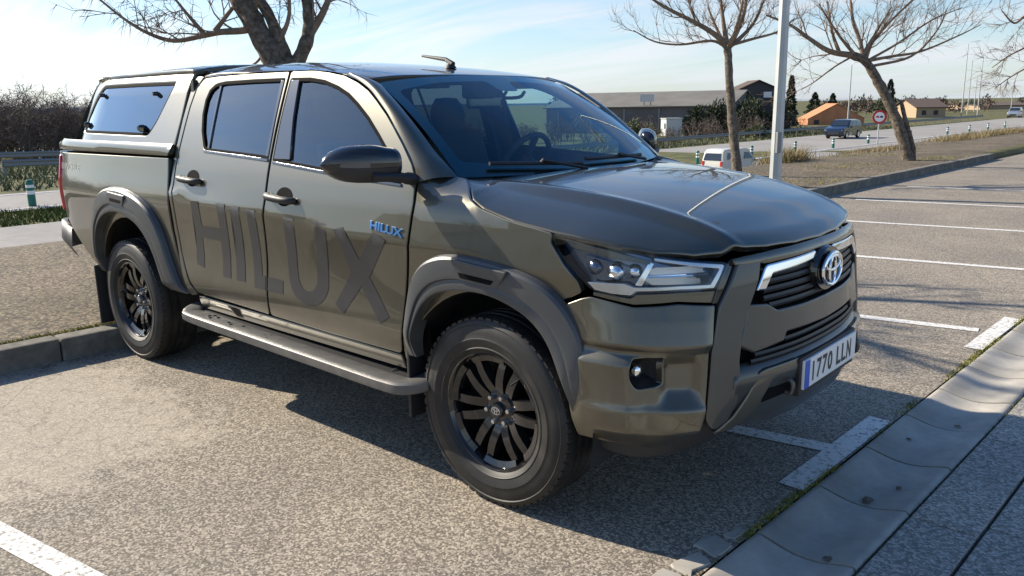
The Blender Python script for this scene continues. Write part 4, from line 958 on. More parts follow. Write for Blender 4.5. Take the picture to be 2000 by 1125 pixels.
# ---- materials
def speck_mat(name, dark, mid, light, scale, bigc=None, patchc=None):
    m = bpy.data.materials.new(name); m.use_nodes = True; t = m.node_tree; b = t.nodes['Principled BSDF']; b.inputs['Roughness'].default_value = .88; b.inputs['Specular IOR Level'].default_value = .3
    co = t.nodes.new('ShaderNodeTexCoord').outputs['Object']
    v = t.nodes.new('ShaderNodeTexVoronoi'); v.inputs['Scale'].default_value = scale; t.links.new(co, v.inputs['Vector'])
    bw = t.nodes.new('ShaderNodeSeparateColor'); t.links.new(v.outputs['Color'], bw.inputs[0])
    n0 = t.nodes.new('ShaderNodeTexNoise'); n0.inputs['Scale'].default_value = scale*.3; n0.inputs['Detail'].default_value = 6; t.links.new(co, n0.inputs['Vector'])
    val = nmath(t, 'SUBTRACT', nmath(t, 'ADD', nmath(t, 'MULTIPLY', bw.outputs[0], .80), nmath(t, 'MULTIPLY', n0.outputs['Fac'], .26)), nmath(t, 'MULTIPLY', v.outputs['Distance'], .25))
    r = t.nodes.new('ShaderNodeValToRGB'); e = r.color_ramp.elements; e.new(.5); e[0].position = .18; e[1].position = .52; e[2].position = .90
    for k, c in enumerate((dark, mid, light)): e[k].color = (*c, 1)
    t.links.new(val, r.inputs[0]); col = r.outputs[0]
    # binder shows dark between stones
    dd = nmath(t, 'MULTIPLY', v.outputs['Distance'], 1.0)
    n2 = t.nodes.new('ShaderNodeTexNoise'); n2.inputs['Scale'].default_value = .9; n2.inputs['Detail'].default_value = 7; n2.inputs['Roughness'].default_value = .6; t.links.new(co, n2.inputs['Vector'])
    r2 = t.nodes.new('ShaderNodeValToRGB'); r2.color_ramp.elements[0].position = .35; r2.color_ramp.elements[1].position = .68; r2.color_ramp.elements[0].color = (*(bigc or (.78, .78, .80)), 1); r2.color_ramp.elements[1].color = (1.06, 1.04, 1.0, 1)
    t.links.new(n2.outputs['Fac'], r2.inputs[0])
    mm = t.nodes.new('ShaderNodeMix'); mm.data_type = 'RGBA'; mm.blend_type = 'MULTIPLY'; mm.inputs[0].default_value = 1; t.links.new(col, mm.inputs[6]); t.links.new(r2.outputs[0], mm.inputs[7]); col = mm.outputs[2]
    if patchc:   # worn pale zone: (x, y, rx, ry, colour)
        s = t.nodes.new('ShaderNodeSeparateXYZ'); t.links.new(co, s.inputs[0])
        a = nmath(t, 'POWER', nmath(t, 'DIVIDE', nmath(t, 'SUBTRACT', s.outputs[0], patchc[0]), patchc[2]), 4.0); c_ = nmath(t, 'POWER', nmath(t, 'DIVIDE', nmath(t, 'SUBTRACT', s.outputs[1], patchc[1]), patchc[3]), 4.0)
        n3 = t.nodes.new('ShaderNodeTexNoise'); n3.inputs['Scale'].default_value = 6; n3.inputs['Detail'].default_value = 12; n3.inputs['Roughness'].default_value = .8; t.links.new(co, n3.inputs['Vector'])
        q = nmath(t, 'ADD', nmath(t, 'ADD', a, c_), nmath(t, 'MULTIPLY', nmath(t, 'SUBTRACT', n3.outputs['Fac'], .5), 7.0))
        r3 = t.nodes.new('ShaderNodeValToRGB'); r3.color_ramp.elements[0].position = .45; r3.color_ramp.elements[0].color = (1, 1, 1, 1); r3.color_ramp.elements[1].position = 1.0; r3.color_ramp.elements[1].color = (0, 0, 0, 1); t.links.new(q, r3.inputs[0])
        m3 = t.nodes.new('ShaderNodeMix'); m3.data_type = 'RGBA'; t.links.new(nmath(t, 'MULTIPLY', r3.outputs[0], .42), m3.inputs[0]); t.links.new(col, m3.inputs[6]); m3.inputs[7].default_value = (*patchc[4], 1); col = m3.outputs[2]
    if patchc:   # crazed surface inside the worn zone, a few long cracks elsewhere
        for sc, wd_, am, msk in ((9, .035, .55, r3.outputs[0]), (.55, .0035, .75, None)):
            dn = t.nodes.new('ShaderNodeTexNoise'); dn.inputs['Scale'].default_value = sc*1.3; dn.inputs['Detail'].default_value = 6; t.links.new(co, dn.inputs['Vector'])
            av = t.nodes.new('ShaderNodeVectorMath'); av.operation = 'ADD'; sv = t.nodes.new('ShaderNodeVectorMath'); sv.operation = 'SCALE'; sv.inputs['Scale'].default_value = .9/sc; t.links.new(dn.outputs['Color'], sv.inputs[0]); t.links.new(co, av.inputs[0]); t.links.new(sv.outputs[0], av.inputs[1])
            ve = t.nodes.new('ShaderNodeTexVoronoi'); ve.feature = 'DISTANCE_TO_EDGE'; ve.inputs['Scale'].default_value = sc; t.links.new(av.outputs[0], ve.inputs['Vector'])
            cf = nmath(t, 'MULTIPLY', nmath(t, 'SUBTRACT', 1.0, nmath(t, 'DIVIDE', ve.outputs['Distance'], wd_), True), am, True)
            if msk is not None: cf = nmath(t, 'MULTIPLY', cf, msk)
            m4 = t.nodes.new('ShaderNodeMix'); m4.data_type = 'RGBA'; t.links.new(cf, m4.inputs[0]); t.links.new(col, m4.inputs[6]); m4.inputs[7].default_value = (.12, .105, .085, 1); col = m4.outputs[2]
        # oil drips
        vo = t.nodes.new('ShaderNodeTexVoronoi'); vo.inputs['Scale'].default_value = .8; t.links.new(co, vo.inputs['Vector'])
        of = nmath(t, 'MULTIPLY', nmath(t, 'SUBTRACT', 1.0, nmath(t, 'DIVIDE', vo.outputs['Distance'], .075), True), .6, True)
        m5 = t.nodes.new('ShaderNodeMix'); m5.data_type = 'RGBA'; t.links.new(of, m5.inputs[0]); t.links.new(col, m5.inputs[6]); m5.inputs[7].default_value = (.07, .065, .06, 1); col = m5.outputs[2]
    t.links.new(col, b.inputs['Base Color'])
    k = t.nodes.new('ShaderNodeBump'); k.inputs['Strength'].default_value = .55; k.inputs['Distance'].default_value = .006; t.links.new(val, k.inputs['Height']); t.links.new(k.outputs[0], b.inputs['Normal'])
    MT[name] = m; return m
speck_mat('asphalt', (.150, .130, .104), (.325, .283, .227), (.52, .46, .375), 125, patchc=(.62, -1.85, 1.05, .80, (.52, .455, .36)))
speck_mat('granite', (.20, .19, .17), (.36, .335, .295), (.56, .525, .47), 110, (.85, .85, .86))
speck_mat('gravel_verge', (.07, .055, .04), (.185, .145, .10), (.36, .29, .20), 55, (.65, .66, .60))
ramp_mat('concrete', [(.3, (.36, .335, .295)), (.7, (.48, .445, .39))], 9, .85, 8, (.25, .004), big=(2.6, .32, .72, (.62, .62, .61)))
ramp_mat('kerb_stone', [(.3, (.15, .14, .125)), (.7, (.27, .25, .22))], 14, .9, 8, (.5, .006), big=(3, .4, .7, (.6, .6, .56)))
ramp_mat('field', [(.3, (.045, .052, .018)), (.5, (.115, .10, .045)), (.72, (.20, .165, .085))], .9, .95, 9, (.6, .1), big=(.05, .35, .65, (.8, .95, .75)))
ramp_mat('road_grey', [(.3, (.26, .245, .225)), (.7, (.33, .31, .285))], 3, .9, 6, big=(.25, .35, .65, (.85, .85, .86)))
ramp_mat('bark', [(.3, (.045, .036, .028)), (.5, (.14, .112, .083)), (.75, (.29, .24, .185))], 16, .95, 10, (1.0, .035))
ramp_mat('twig', [(.3, (.15, .105, .072)), (.7, (.30, .22, .155))], 5, .9, 4)
ramp_mat('scrub_twig', [(.3, (.10, .078, .064)), (.7, (.22, .17, .135))], .6, .95, 5)
ramp_mat('dry_grass', [(.3, (.16, .12, .055)), (.7, (.34, .27, .14))], 1.2, .95, 4)
ramp_mat('green_grass', [(.3, (.045, .065, .012)), (.7, (.14, .155, .04))], 3, .9, 4)
ramp_mat('moss', [(.3, (.13, .14, .022)), (.7, (.34, .31, .08))], 9, .95, 4)
ramp_mat('conifer', [(.3, (.028, .042, .024)), (.7, (.085, .095, .055))], 1.1, .9, 4)
ramp_mat('shrub', [(.3, (.07, .085, .04)), (.7, (.20, .20, .11))], 1.4, .9, 4)
ramp_mat('hill', [(.3, (.48, .53, .57)), (.7, (.54, .59, .62))], .004, .95, 5)  # pale blue-grey: distance haze put into the base colour of the far hills
def paint_line_mat():
    m = mat('line_paint', (.72, .70, .66), .75); t = m.node_tree; b = t.nodes['Principled BSDF']; co = t.nodes.new('ShaderNodeTexCoord').outputs['Object']
    n = t.nodes.new('ShaderNodeTexNoise'); n.inputs['Scale'].default_value = 38; n.inputs['Detail'].default_value = 8; n.inputs['Roughness'].default_value = .75; t.links.new(co, n.inputs['Vector'])
    r = t.nodes.new('ShaderNodeValToRGB'); e = r.color_ramp.elements; e[0].position = .39; e[0].color = (.22, .20, .17, 1); e[1].position = .48; e[1].color = (.66, .64, .60, 1); t.links.new(n.outputs['Fac'], r.inputs[0]); t.links.new(r.outputs[0], b.inputs['Base Color'])
paint_line_mat()
mat('galv', (.42, .44, .43), .5, .35, noise=(3, (.50, .51, .49), .4, .7))
mat('rail_steel', (.22, .225, .23), .55, .6)
mat('bollard_green', (.01, .13, .10), .5); mat('white_band', (.75, .76, .76), .4)
mat('sign_red', (.50, .012, .018), .4, 0, .3); mat('sign_white', (.8, .8, .8), .4, 0, .3); mat('sign_dark', (.015, .015, .02), .5)
mat('hangar_wall', (.11, .10, .105), .85, noise=(.4, (.15, .135, .13), .4, .7)); mat('hangar_roof', (.13, .122, .108), .9, noise=(.5, (.17, .16, .14), .35, .7))
mat('brick_orange', (.46, .19, .085), .9, noise=(.9, (.55, .25, .12), .35, .7)); mat('roof_tile', (.10, .07, .055), .9); mat('dark_wall', (.06, .055, .055), .9); mat('tan_wall', (.38, .28, .18), .9); mat('pale_wall', (.55, .54, .52), .9)
mat('car_blue', (.012, .02, .05), .25, .5, 1.0); mat('car_white', (.62, .60, .54), .35, 0, .6); mat('car_silver', (.45, .46, .48), .3, .6, .8); mat('car_glass', (.02, .028, .04), .06, 0, .3); mat('car_trim', (.02, .02, .02), .6); mat('lamp_red', (.45, .03, .02), .3)

# ---- ground sheet to the horizon
us = [-2500, -1200, -500, -200, -80, -30, -12, -6, -2, 0, .02, .12, .5, 1, 2, 2.8, 3.1, 3.3, 3.7, 4.1, 4.3, 4.7, 5.2, 5.8, 6.5, 7.2, 8, 9, 10, 12, 12.5, 13.2, 13.8, 14.5, 15.4, 16.5, 17.5, 18.3, 18.8, 19.2, 20, 25, 32, 40, 50, 65, 85, 120, 200, 400, 800, 1500, 2500]
vs_ = [-2500, -1200, -500, -200, -80, -40, -20, -10, -5, 0, 3, 5, 7.5, 10, 12, 15, 18, 21, 25, 30, 35, 40, 45, 55, 70, 100, 150, 250, 400, 800, 1500, 2500]
V = []
for u in us:
    for v in vs_: V.append((*UV(u, v), terrain(u, v)))
nvv = len(vs_)
F = [(i*nvv+j, (i+1)*nvv+j, (i+1)*nvv+j+1, i*nvv+j+1) for i in range(len(us)-1) for j in range(nvv-1)]
F = [f[::-1] for f in F]
tag(mesh_obj('ground', V, F, 'field'), kind='structure')
def strip(name, ua, ub, vv, mt, dz, nu=2):
    V = []
    for v in vv:
        a, b = (ua(v) if callable(ua) else ua), (ub(v) if callable(ub) else ub)
        for k in range(nu): u = a+(b-a)*k/(nu-1); V.append((*UV(u, v), terrain(u, v)+dz))
    F = [(i*nu+k, i*nu+k+1, (i+1)*nu+k+1, (i+1)*nu+k) for i in range(len(vv)-1) for k in range(nu-1)]
    me = mesh_obj(name, V, F, mt); return me
# gutter line frame: a along the gutter, b across it away from the truck
GD = np.array((.038, 1.)); GD /= np.linalg.norm(GD); GN = np.array((GD[1], -GD[0])); GO_ = np.array((3.982, -.43))
def GB(a, b): q = GO_+GD*a+GN*b; return float(q[0]), float(q[1])
# car park asphalt: from the kerb line to the gutter
P = [UV(-.0, v) for v in (-40, 60)]; Q = [GB(a, 0) for a in (60, -40)]
tag(sheet('car_park', [P[0], Q[1], Q[0], P[1]], 0.0, 'asphalt'), kind='structure')
beyond = [UV(0.0, 21.8), UV(0.0, 60), UV(1.6, 60), UV(1.6, 21.8)]
# verge: gravel strip on top of the kerb
vv = list(np.linspace(-40, 21.6, 90)); nu = 10; V = []
for v in vv:
    for k in range(nu):
        u = .13+(crest(v)+.25-.13)*k/(nu-1); V.append((*UV(u, v), (.142 if k == 0 else .150+.02*math.sin(u*1.7+v*.9)*math.sin(v*.37)+random.uniform(-.006, .006)-(.03 if k == nu-1 else 0))))
F = [(i*nu+k, i*nu+k+1, (i+1)*nu+k+1, (i+1)*nu+k) for i in range(len(vv)-1) for k in range(nu-1)]
tag(mesh_obj('verge', V, F, 'gravel_verge'), kind='structure')
vv = list(np.linspace(21.6, 90, 60)); V = []
for v in vv:
    for k in range(nu):
        u = .02+(crest(v)+.4-.02)*k/(nu-1); V.append((*UV(u, v), .128*min(1, .15+k*.5)+.02*math.sin(u*2+v)*math.sin(v*.5)+.004))
F = [(i*nu+k, i*nu+k+1, (i+1)*nu+k+1, (i+1)*nu+k) for i in range(len(vv)-1) for k in range(nu-1)]
tag(mesh_obj('verge', V, F, 'gravel_verge'), kind='structure')
# roads
vl = [-200, -80, -40, -20, -10, 0, 3, 5, 8, 11, 14, 18, 22, 26, 30, 34, 38, 42, 50, 60, 80, 110, 160, 240, 400]
tag(strip('service_road', 10.8, 15.4, vl, 'road_grey', .03), kind='structure')
tag(strip('main_road', lambda v: 18.6, lambda v: 24+5.5*sm(5, 48, v), vl, 'road_grey', .035), kind='structure')
tag(strip('road_line', lambda v: 18.95, lambda v: 19.10, vl, 'sign_white', .045), kind='structure')
tag(strip('road_line', lambda v: 23.45+5.5*sm(5, 48, v), lambda v: 23.62+5.5*sm(5, 48, v), vl, 'sign_white', .045), kind='structure')
tag(strip('road_shoulder', 15.4, 18.6, [26, 30, 34, 38, 42, 50, 60, 80, 110, 160, 240], 'road_grey', .02), kind='structure')
# ---- parking bay lines
def bay_line(p0, p1, w=.10):
    p0, p1 = np.array(p0), np.array(p1); t = (p1-p0)/np.linalg.norm(p1-p0); n = np.array((-t[1], t[0]))*w/2
    return [tuple(p0+n), tuple(p0-n), tuple(p1-n), tuple(p1+n)]
sl_ = .150
for k, yb in enumerate((-1.96, .475, 3.045, 5.57, 8.15, 10.7, 13.2)):
    x1 = 3.925 if k == 0 else 3.96; x0 = .45+.04*k
    o = sheet('bay_line', bay_line((x0, yb-(3.8-x0)*sl_), (x1, yb+(x1-3.8)*sl_)), .004, 'line_paint'); tag(o, kind='structure')
    if 0 < k < 4 or k == 0:
        a0 = (yb+.03-GO_[1])
        if k: tag(sheet('bay_line', [GB(a0-.50, -.115), GB(a0-.50, -.008), GB(a0+.49, -.008), GB(a0+.49, -.115)], .005, 'line_paint'), kind='structure')
# ---- kerb stones
KB = tag(empty('kerb'), kind='structure')
mb = MB().box((0, 0, .03), (.072, .4955, .12)); ks = mb.build('kerb_stone', 'kerb_stone', KB, bevel=.014)
ang = math.atan2(-DV[0], DV[1])
for k in range(27):
    o = ks if k == 0 else ks.copy()
    if k: COL.objects.link(o); o.parent = KB
    x, y = UV(.062, -4.3+k*1.0-.44); o.location = (x+random.uniform(-.004, .004), y, random.uniform(-.004, .004)); o.rotation_euler = (0, random.uniform(-.02, .02), ang+random.uniform(-.004, .004))
# ---- concave gutter slabs, edging strip and pavement
GU = tag(empty('gutter'), kind='structure')
def gutter_mesh():
    V = []; nb, na = 9, 2; L_, W_ = .507, .372
    prof = [(0, -.10), (.0, -.006), (.012, .004)]+[(.03+.312*t, .004-.030*math.sin(math.pi*t)**1.1) for t in np.linspace(0, 1, 11)]+[(.360, .006), (W_, -.004), (W_, -.10)]
    for a in (-.5*L_, -.5*L_+.008, .5*L_-.008, .5*L_):
        e = .0
        for b, z in prof: V.append((b, a, z-(e if z > -.09 else 0)))
    n = len(prof); F = [(i*n+j, i*n+j+1, (i+1)*n+j+1, (i+1)*n+j) for i in range(3) for j in range(n-1)]+[tuple(range(n)), tuple(range(3*n, 4*n))]
    m = MB(); m.V = V; m.F = F; return m
gs = gutter_mesh().build('gutter_slab', 'concrete', GU, smooth=True, angle=50)
gang = math.atan2(-GD[0], GD[1])
for k in range(42):
    o = gs if k == 0 else gs.copy()
    if k: COL.objects.link(o); o.parent = GU
    x, y = GB(-3.64+.52*k-.26, .004); o.location = (x, y, random.uniform(-.004, .003)); o.rotation_euler = (random.uniform(-.006, .006), random.uniform(-.008, .008), gang+random.uniform(-.004, .004))
PV = tag(empty('pavement'), kind='structure')
es = MB().box((.118, 0, -.045), (.114, .497, .05)).build('edging_slab', 'granite', PV, bevel=.006)
for k in range(20):
    o = es if k == 0 else es.copy()
    if k: COL.objects.link(o); o.parent = PV
    x, y = GB(-5+k*1.0, .384); o.location = (x, y, random.uniform(-.003, .003)); o.rotation_euler = (0, 0, gang)
ps = MB().box((.6, 0, -.045), (.594, .595, .05)).build('paving_slab', 'granite', PV, bevel=.006)
for k in range(18):
    for j in range(3):
        o = ps if k+j == 0 else ps.copy()
        if k+j: COL.objects.link(o); o.parent = PV
        x, y = GB(-6+k*1.2, .622+1.2*j); o.location = (x, y, random.uniform(-.003, .003)); o.rotation_euler = (0, 0, gang)
P = [GB(a, b) for a, b in ((-40, .30), (60, .30), (60, 40), (-40, 40))]
tag(sheet('pavement_bed', P, -.052, 'granite'), kind='structure')
# broken strip of old concrete flush with the asphalt beside the gutter
a0 = -.62
for k, (ln_, w_) in enumerate(((.20, .115), (.15, .085), (.13, .10), (.10, .055), (.22, .16))):
    if k == 4: a0 = -.98
    m = MB(); n = 8; ring = []
    for q in range(n):
        t = 2*math.pi*q/n+.3; aa = a0+ln_/2+math.copysign(abs(math.cos(t))**.45, math.cos(t))*ln_*.47+random.uniform(-.012, .012); bb = -.012-w_/2+math.copysign(abs(math.sin(t))**.45, math.sin(t))*w_*.47+random.uniform(-.014, .014)
        ring.append(GB(aa, min(bb, -.006)))
    cx_, cy_ = sum(p[0] for p in ring)/n, sum(p[1] for p in ring)/n
    m.V = [(px_, py_, .0005) for px_, py_ in ring]+[(cx_+(px_-cx_)*.95, cy_+(py_-cy_)*.95, .005+.002*(q_ % 3)) for q_, (px_, py_) in enumerate(ring)]; m.F = [tuple(range(n, 2*n))]+[(i, (i+1) % n, n+(i+1) % n, n+i) for i in range(n)]
    tag(m.build('concrete_fragment', 'concrete', None), 'flat broken piece of pale concrete lying along the gutter edge', 'concrete piece', 'broken concrete along the gutter edge'); a0 += ln_+.012
# dry leaves and grit lying in the gutter
for k, (a, b, r) in enumerate(((.57, .20, .028), (.02, .27, .018), (.75, .26, .015), (1.30, .12, .012), (1.62, .24, .016))):
    x, y = GB(a, b); m = MB(); n = 9; z0 = .006-.030*math.sin(math.pi*min(1, max(0, (b-.03)/.312)))
    ring = [(x+r*random.uniform(.5, 1.2)*math.cos(t), y+r*random.uniform(.6, 1.5)*math.sin(t), z0+random.uniform(.002, .012)) for t in np.linspace(0, 2*math.pi, n, endpoint=False)]
    m.V = ring+[(x, y, z0+.010)]; m.F = [(i, (i+1) % n, n) for i in range(n)]
    tag(m.build('dry_leaf', 'bark', None), ('large curled dark leaf on a joint of the gutter slabs' if k == 0 else 'small dark dry leaf lying in the concrete gutter'), 'leaf', 'dry leaves in the gutter')
# ---- blades: grass, weeds, twigs as one-triangle spikes
def blades(name, B, D, W, mt, par=None, flat=False):
    n = len(B); r = rng.normal(size=(n, 3)); s = np.cross(D, r); s /= np.linalg.norm(s, axis=1)[:, None]+1e-9
    V = np.empty((n*3, 3)); V[0::3] = B-s*W[:, None]; V[1::3] = B+s*W[:, None]; V[2::3] = B+D
    me = bpy.data.meshes.new(name); me.vertices.add(n*3); me.vertices.foreach_set('co', V.ravel()); me.loops.add(n*3); me.loops.foreach_set('vertex_index', np.arange(n*3))
    me.polygons.add(n); me.polygons.foreach_set('loop_start', np.arange(0, n*3, 3)); me.polygons.foreach_set('loop_total', np.full(n, 3)); me.materials.append(MT[mt]); me.update(); me.validate()
    return link(bpy.data.objects.new(name, me), par)
def UVn(u, v): return OO[0]+NU[0]*u+DV[0]*v, OO[1]+NU[1]*u+DV[1]*v
tz = np.vectorize(terrain)
def grass(name, u, v, h, w, mt, label, lean=.35, z=None):
    n = len(u); x, y = UVn(u, v); zz = tz(u, v) if z is None else z; B = np.stack([x, y, zz], 1)
    D = np.stack([rng.normal(0, lean, n), rng.normal(0, lean, n), np.ones(n)], 1)*h[:, None]
    return tag(blades(name, B, D, w, mt), label, 'grass' if 'scrub' not in name else 'scrub', kind='stuff')
# moss along the kerb back edge and the gutter joint
n = 9000; v = rng.uniform(-6, 2, n); u = .15+np.abs(rng.normal(0, .022, n))
grass('moss', u, v, rng.uniform(.008, .03, n), rng.uniform(.002, .005, n), 'moss', 'yellow green moss growing along the back of the kerb', .6, np.full(n, .138))
n = 16000; a = rng.uniform(-2.5, 16, n)**1.0; cl_ = np.sin(a*5.1)+np.sin(a*2.3+1)+np.sin(a*11.7)*.6; keep = cl_+rng.normal(0, .5, n) > .1; a = a[keep]; n = len(a); b = rng.normal(-.008, .012, n)
B = np.stack([GO_[0]+GD[0]*a+GN[0]*b, GO_[1]+GD[1]*a+GN[1]*b, np.zeros(n)], 1); D = np.stack([rng.normal(0, .5, n), rng.normal(0, .5, n), np.ones(n)], 1)*rng.uniform(.004, .016, n)[:, None]
tag(blades('gutter_moss', B, D, rng.uniform(.002, .0045, n), 'moss'), 'low green moss in the joint between asphalt and gutter', 'moss', kind='stuff')
n = 6000; k = rng.integers(0, 42, n); side_ = rng.random(n) < .5
a = np.where(side_, -3.64+.52*k, rng.uniform(-2.5, 8, n)); b = np.where(side_, rng.uniform(.01, .36, n), .380+rng.normal(0, .004, n)); a = a+np.where(side_, rng.normal(0, .004, n), 0)
zb = np.where(side_, -.030*np.sin(np.clip((b-.03)/.312, 0, 1)*math.pi)-.006, -.006)
B = np.stack([GO_[0]+GD[0]*a+GN[0]*b, GO_[1]+GD[1]*a+GN[1]*b, zb], 1); D = np.stack([rng.normal(0, .5, n), rng.normal(0, .5, n), np.ones(n)], 1)*rng.uniform(.003, .012, n)[:, None]
tag(blades('joint_moss', B, D, rng.uniform(.0015, .003, n), 'green_grass'), 'thin green moss in the joints of the gutter slabs', 'moss', kind='stuff')
# dry grass on the far part of the verge, on the banks and between the roads
n = 26000; v = rng.uniform(20, 75, n); u = crest(0)*0+2.6+np.abs(rng.normal(0, .9, n)); g = np.sin(v*.9)+np.sin(v*.37+2)+rng.normal(0, .7, n) > -.3; u, v = u[g], v[g]
grass('dry_grass', u, v, rng.uniform(.05, .30, len(u))*(.5+.5*np.clip((v-22)/8, 0, 1)), rng.uniform(.005, .012, len(u)), 'dry_grass', 'tall golden dry grass along the edge of the verge', .4)
n = 1100; v = rng.normal(16.9, .4, n); u = 2.9+np.abs(rng.normal(0, .4, n)); grass('dry_grass', u, v, rng.uniform(.08, .45, n), rng.uniform(.005, .012, n), 'dry_grass', 'clump of dry brown weeds at the verge edge beside the white van', .45)
n = 26000; v = rng.uniform(-6, 40, n); u = rng.uniform(15.5, 18.5, n); grass('green_grass', u, v, rng.uniform(.05, .20, n), rng.uniform(.01, .03, n), 'green_grass', 'green grass island between the two roads', .4)
n = 30000; v = rng.uniform(-4, 110, n); u = rng.uniform(25, 39, n); g = u > 24.6+5.5*np.array([sm(5, 48, q) for q in v]); u, v = u[g], v[g]
grass('green_grass', u, v, rng.uniform(.08, .4, len(u)), rng.uniform(.015, .05, len(u)), 'shrub', 'pale green rough grass beyond the guard rail', .4)
# sparse yellow-green weeds round the verge
n = 9000; v = rng.uniform(8, 22, n); u = rng.uniform(.2, 3, n); g = np.sin(u*3+v)+np.sin(v*1.7)+rng.normal(0, .4, n) > .6; grass('weeds', u[g], v[g], rng.uniform(.01, .045, g.sum()), rng.uniform(.003, .008, g.sum()), 'moss', 'short yellow weeds on the gravel verge', .6, np.full(g.sum(), .15))
# ---- scrub masses
def scrub(name, label, centers, hts, mt, nst=14, nb=26, tw=16, wd=.03):
    c = np.array(centers); nb_ = len(c); k = np.repeat(np.arange(nb_), nst); h = np.array(hts)[k]*rng.uniform(.6, 1, len(k))
    B0 = c[k]+np.stack([rng.normal(0, .35, len(k)), rng.normal(0, .35, len(k)), np.zeros(len(k))], 1); D0 = np.stack([rng.normal(0, .30, len(k)), rng.normal(0, .30, len(k)), np.ones(len(k))], 1)*h[:, None]
    j = np.repeat(np.arange(len(k)), nb); t = rng.uniform(.15, .95, len(j)); B1 = B0[j]+D0[j]*t[:, None]; D1 = np.stack([rng.normal(0, .5, len(j)), rng.normal(0, .5, len(j)), rng.uniform(.1, 1, len(j))], 1)*(h[j]*.32*(1.15-t*.6))[:, None]
    m_ = np.repeat(np.arange(len(j)), tw//4); t2 = rng.uniform(.2, 1, len(m_)); B2 = B1[m_]+D1[m_]*t2[:, None]; D2 = np.stack([rng.normal(0, .5, len(m_)), rng.normal(0, .5, len(m_)), rng.uniform(-.2, .9, len(m_))], 1)*(h[j][m_]*.13)[:, None]
    B = np.concatenate([B0, B1, B2]); D = np.concatenate([D0, D1, D2]); W = np.concatenate([np.full(len(B0), wd), np.full(len(B1), wd*.55), np.full(len(B2), wd*.4)])
    return tag(blades(name, B, D, W, mt), label, 'scrub', kind='stuff')
cen = []; hh = []
for k in range(330):
    u = random.uniform(46, 62); v = random.uniform(-22, 62) if k < 230 else random.uniform(-14, 20); x, y = UV(u, v); cen.append((x, y, terrain(u, v))); hh.append(random.uniform(2.9, 4.6)*(1-.56*sm(19, 32, v)))
scrub('scrub', 'brown leafless scrub wood beyond the main road and guard rail', cen, hh, 'scrub_twig', 10, 20, 16, .035)
cen = []; hh = []
for k in range(46):
    u = random.uniform(33.5, 40); v = random.uniform(48, 88); x, y = UV(u, v); cen.append((x, y, terrain(u, v))); hh.append(random.uniform(1.2, 2.9))
scrub('scrub', 'thin brown bushes in front of the long dark hangar', cen, hh, 'scrub_twig', 9, 16, 12, .03)
# ---- shrubs and conifers (leaf spikes filling a crown volume)
def crown(name, par, c, rx, rz, n, mt, shape='round', size=.22):
    q = rng.normal(size=(n, 3)); q /= np.linalg.norm(q, axis=1)[:, None]; r = rng.uniform(.35, 1, n)**.5; q = q*r[:, None]
    lump = 1+.22*np.sin(q[:, 0]*7+c[0])+.22*np.sin(q[:, 2]*9+c[1])+.15*np.sin(q[:, 1]*11)
    if shape == 'cone':
        t = rng.uniform(0, 1, n); a = rng.uniform(0, 2*math.pi, n); rr = rx*(1-t)**.8*rng.uniform(.4, 1.05, n)*(1+.25*np.sin(t*30)); P_ = np.stack([c[0]+rr*np.cos(a), c[1]+rr*np.sin(a), c[2]+t*rz], 1); D = np.stack([np.cos(a), np.sin(a), rng.normal(-.1, .35, n)], 1)*size
    else:
        P_ = np.array(c)+q*np.array((rx, rx, rz))*lump[:, None]; D = (q+rng.normal(0, .5, (n, 3)))*size
    return blades(name, P_, D, np.full(n, size*.38), mt, par)
def conifer(loc, h, r, label, shape='cone', n=2600):
    e = empty('conifer_tree', loc); tag(e, label, 'tree', 'evergreen trees beyond the main road')
    MB().tube([(0, 0, -.1), (0, 0, h*.75)], [.12, .04], 7).build('trunk', 'bark', e, smooth=True)
    if shape == 'cone': crown('crown', e, (0, 0, h*.08), r, h*.95, n, 'conifer', 'cone', .26)
    else: crown('crown', e, (0, 0, h*.52), r, h*.5, n, 'conifer', 'round', .30)
    return e
for (x, y, h, r, shp, lab) in ((-36.2, 94.2, 6.2, 1.0, 'cone', 'tall narrow dark conifer standing behind the lamp post'), (-51, 139, 4.6, 2.0, 'cone', 'broad dark conifer left of the orange brick shed'), (-48.7, 141, 4.4, 1.6, 'cone', 'small pointed conifer above the orange brick shed roof'), (-38.3, 137.4, 6.3, 1.6, 'cone', 'tall conifer behind the leaning bare tree'), (-37, 77.3, 3.5, 1.5, 'round', 'round dark evergreen in front of the hangar end'), (-35.1, 81.8, 3.6, 1.6, 'round', 'bushy dark evergreen in front of the tower house'), (-36.9, 84.0, 3.9, 1.3, 'round', 'upright dark evergreen beside the tower house'), (-34.2, 79.0, 2.8, 1.3, 'round', 'low dark evergreen bush below the tower house'), (-37.6, 74.2, 2.9, 1.2, 'round', 'small dark evergreen before the hangar wall'), (-33.2, 84.5, 3.4, 1.1, 'round', 'dark evergreen to the right of the tower house'), (-70.9, 94.4, 5.4, 2.2, 'round', 'dark treetop showing above the left end of the hangar roof')):
    conifer((x, y, -2), h*(.86 if shp == 'round' else 1), r*.85, lab, shp)
for (x, y, h, r, lab) in ((-34.4, 57.0, 1.7, 1.1, 'pale grey green shrub in front of the hangar'), (-36.5, 63, 1.3, .9, 'small pale shrub beside the white board'), (-30.5, 73, .9, 1.0, 'low green bush near the guard rail')):
    e = empty('shrub', (x, y, -2)); tag(e, lab, 'shrub', 'shrubs in front of the hangar')
    crown('foliage', e, (0, 0, h*.5), r, h*.55, 1500, 'shrub', 'round', .20); MB().tube([(0, 0, -.1), (0, 0, h*.6)], [.05, .02], 6).build('stem', 'bark', e)
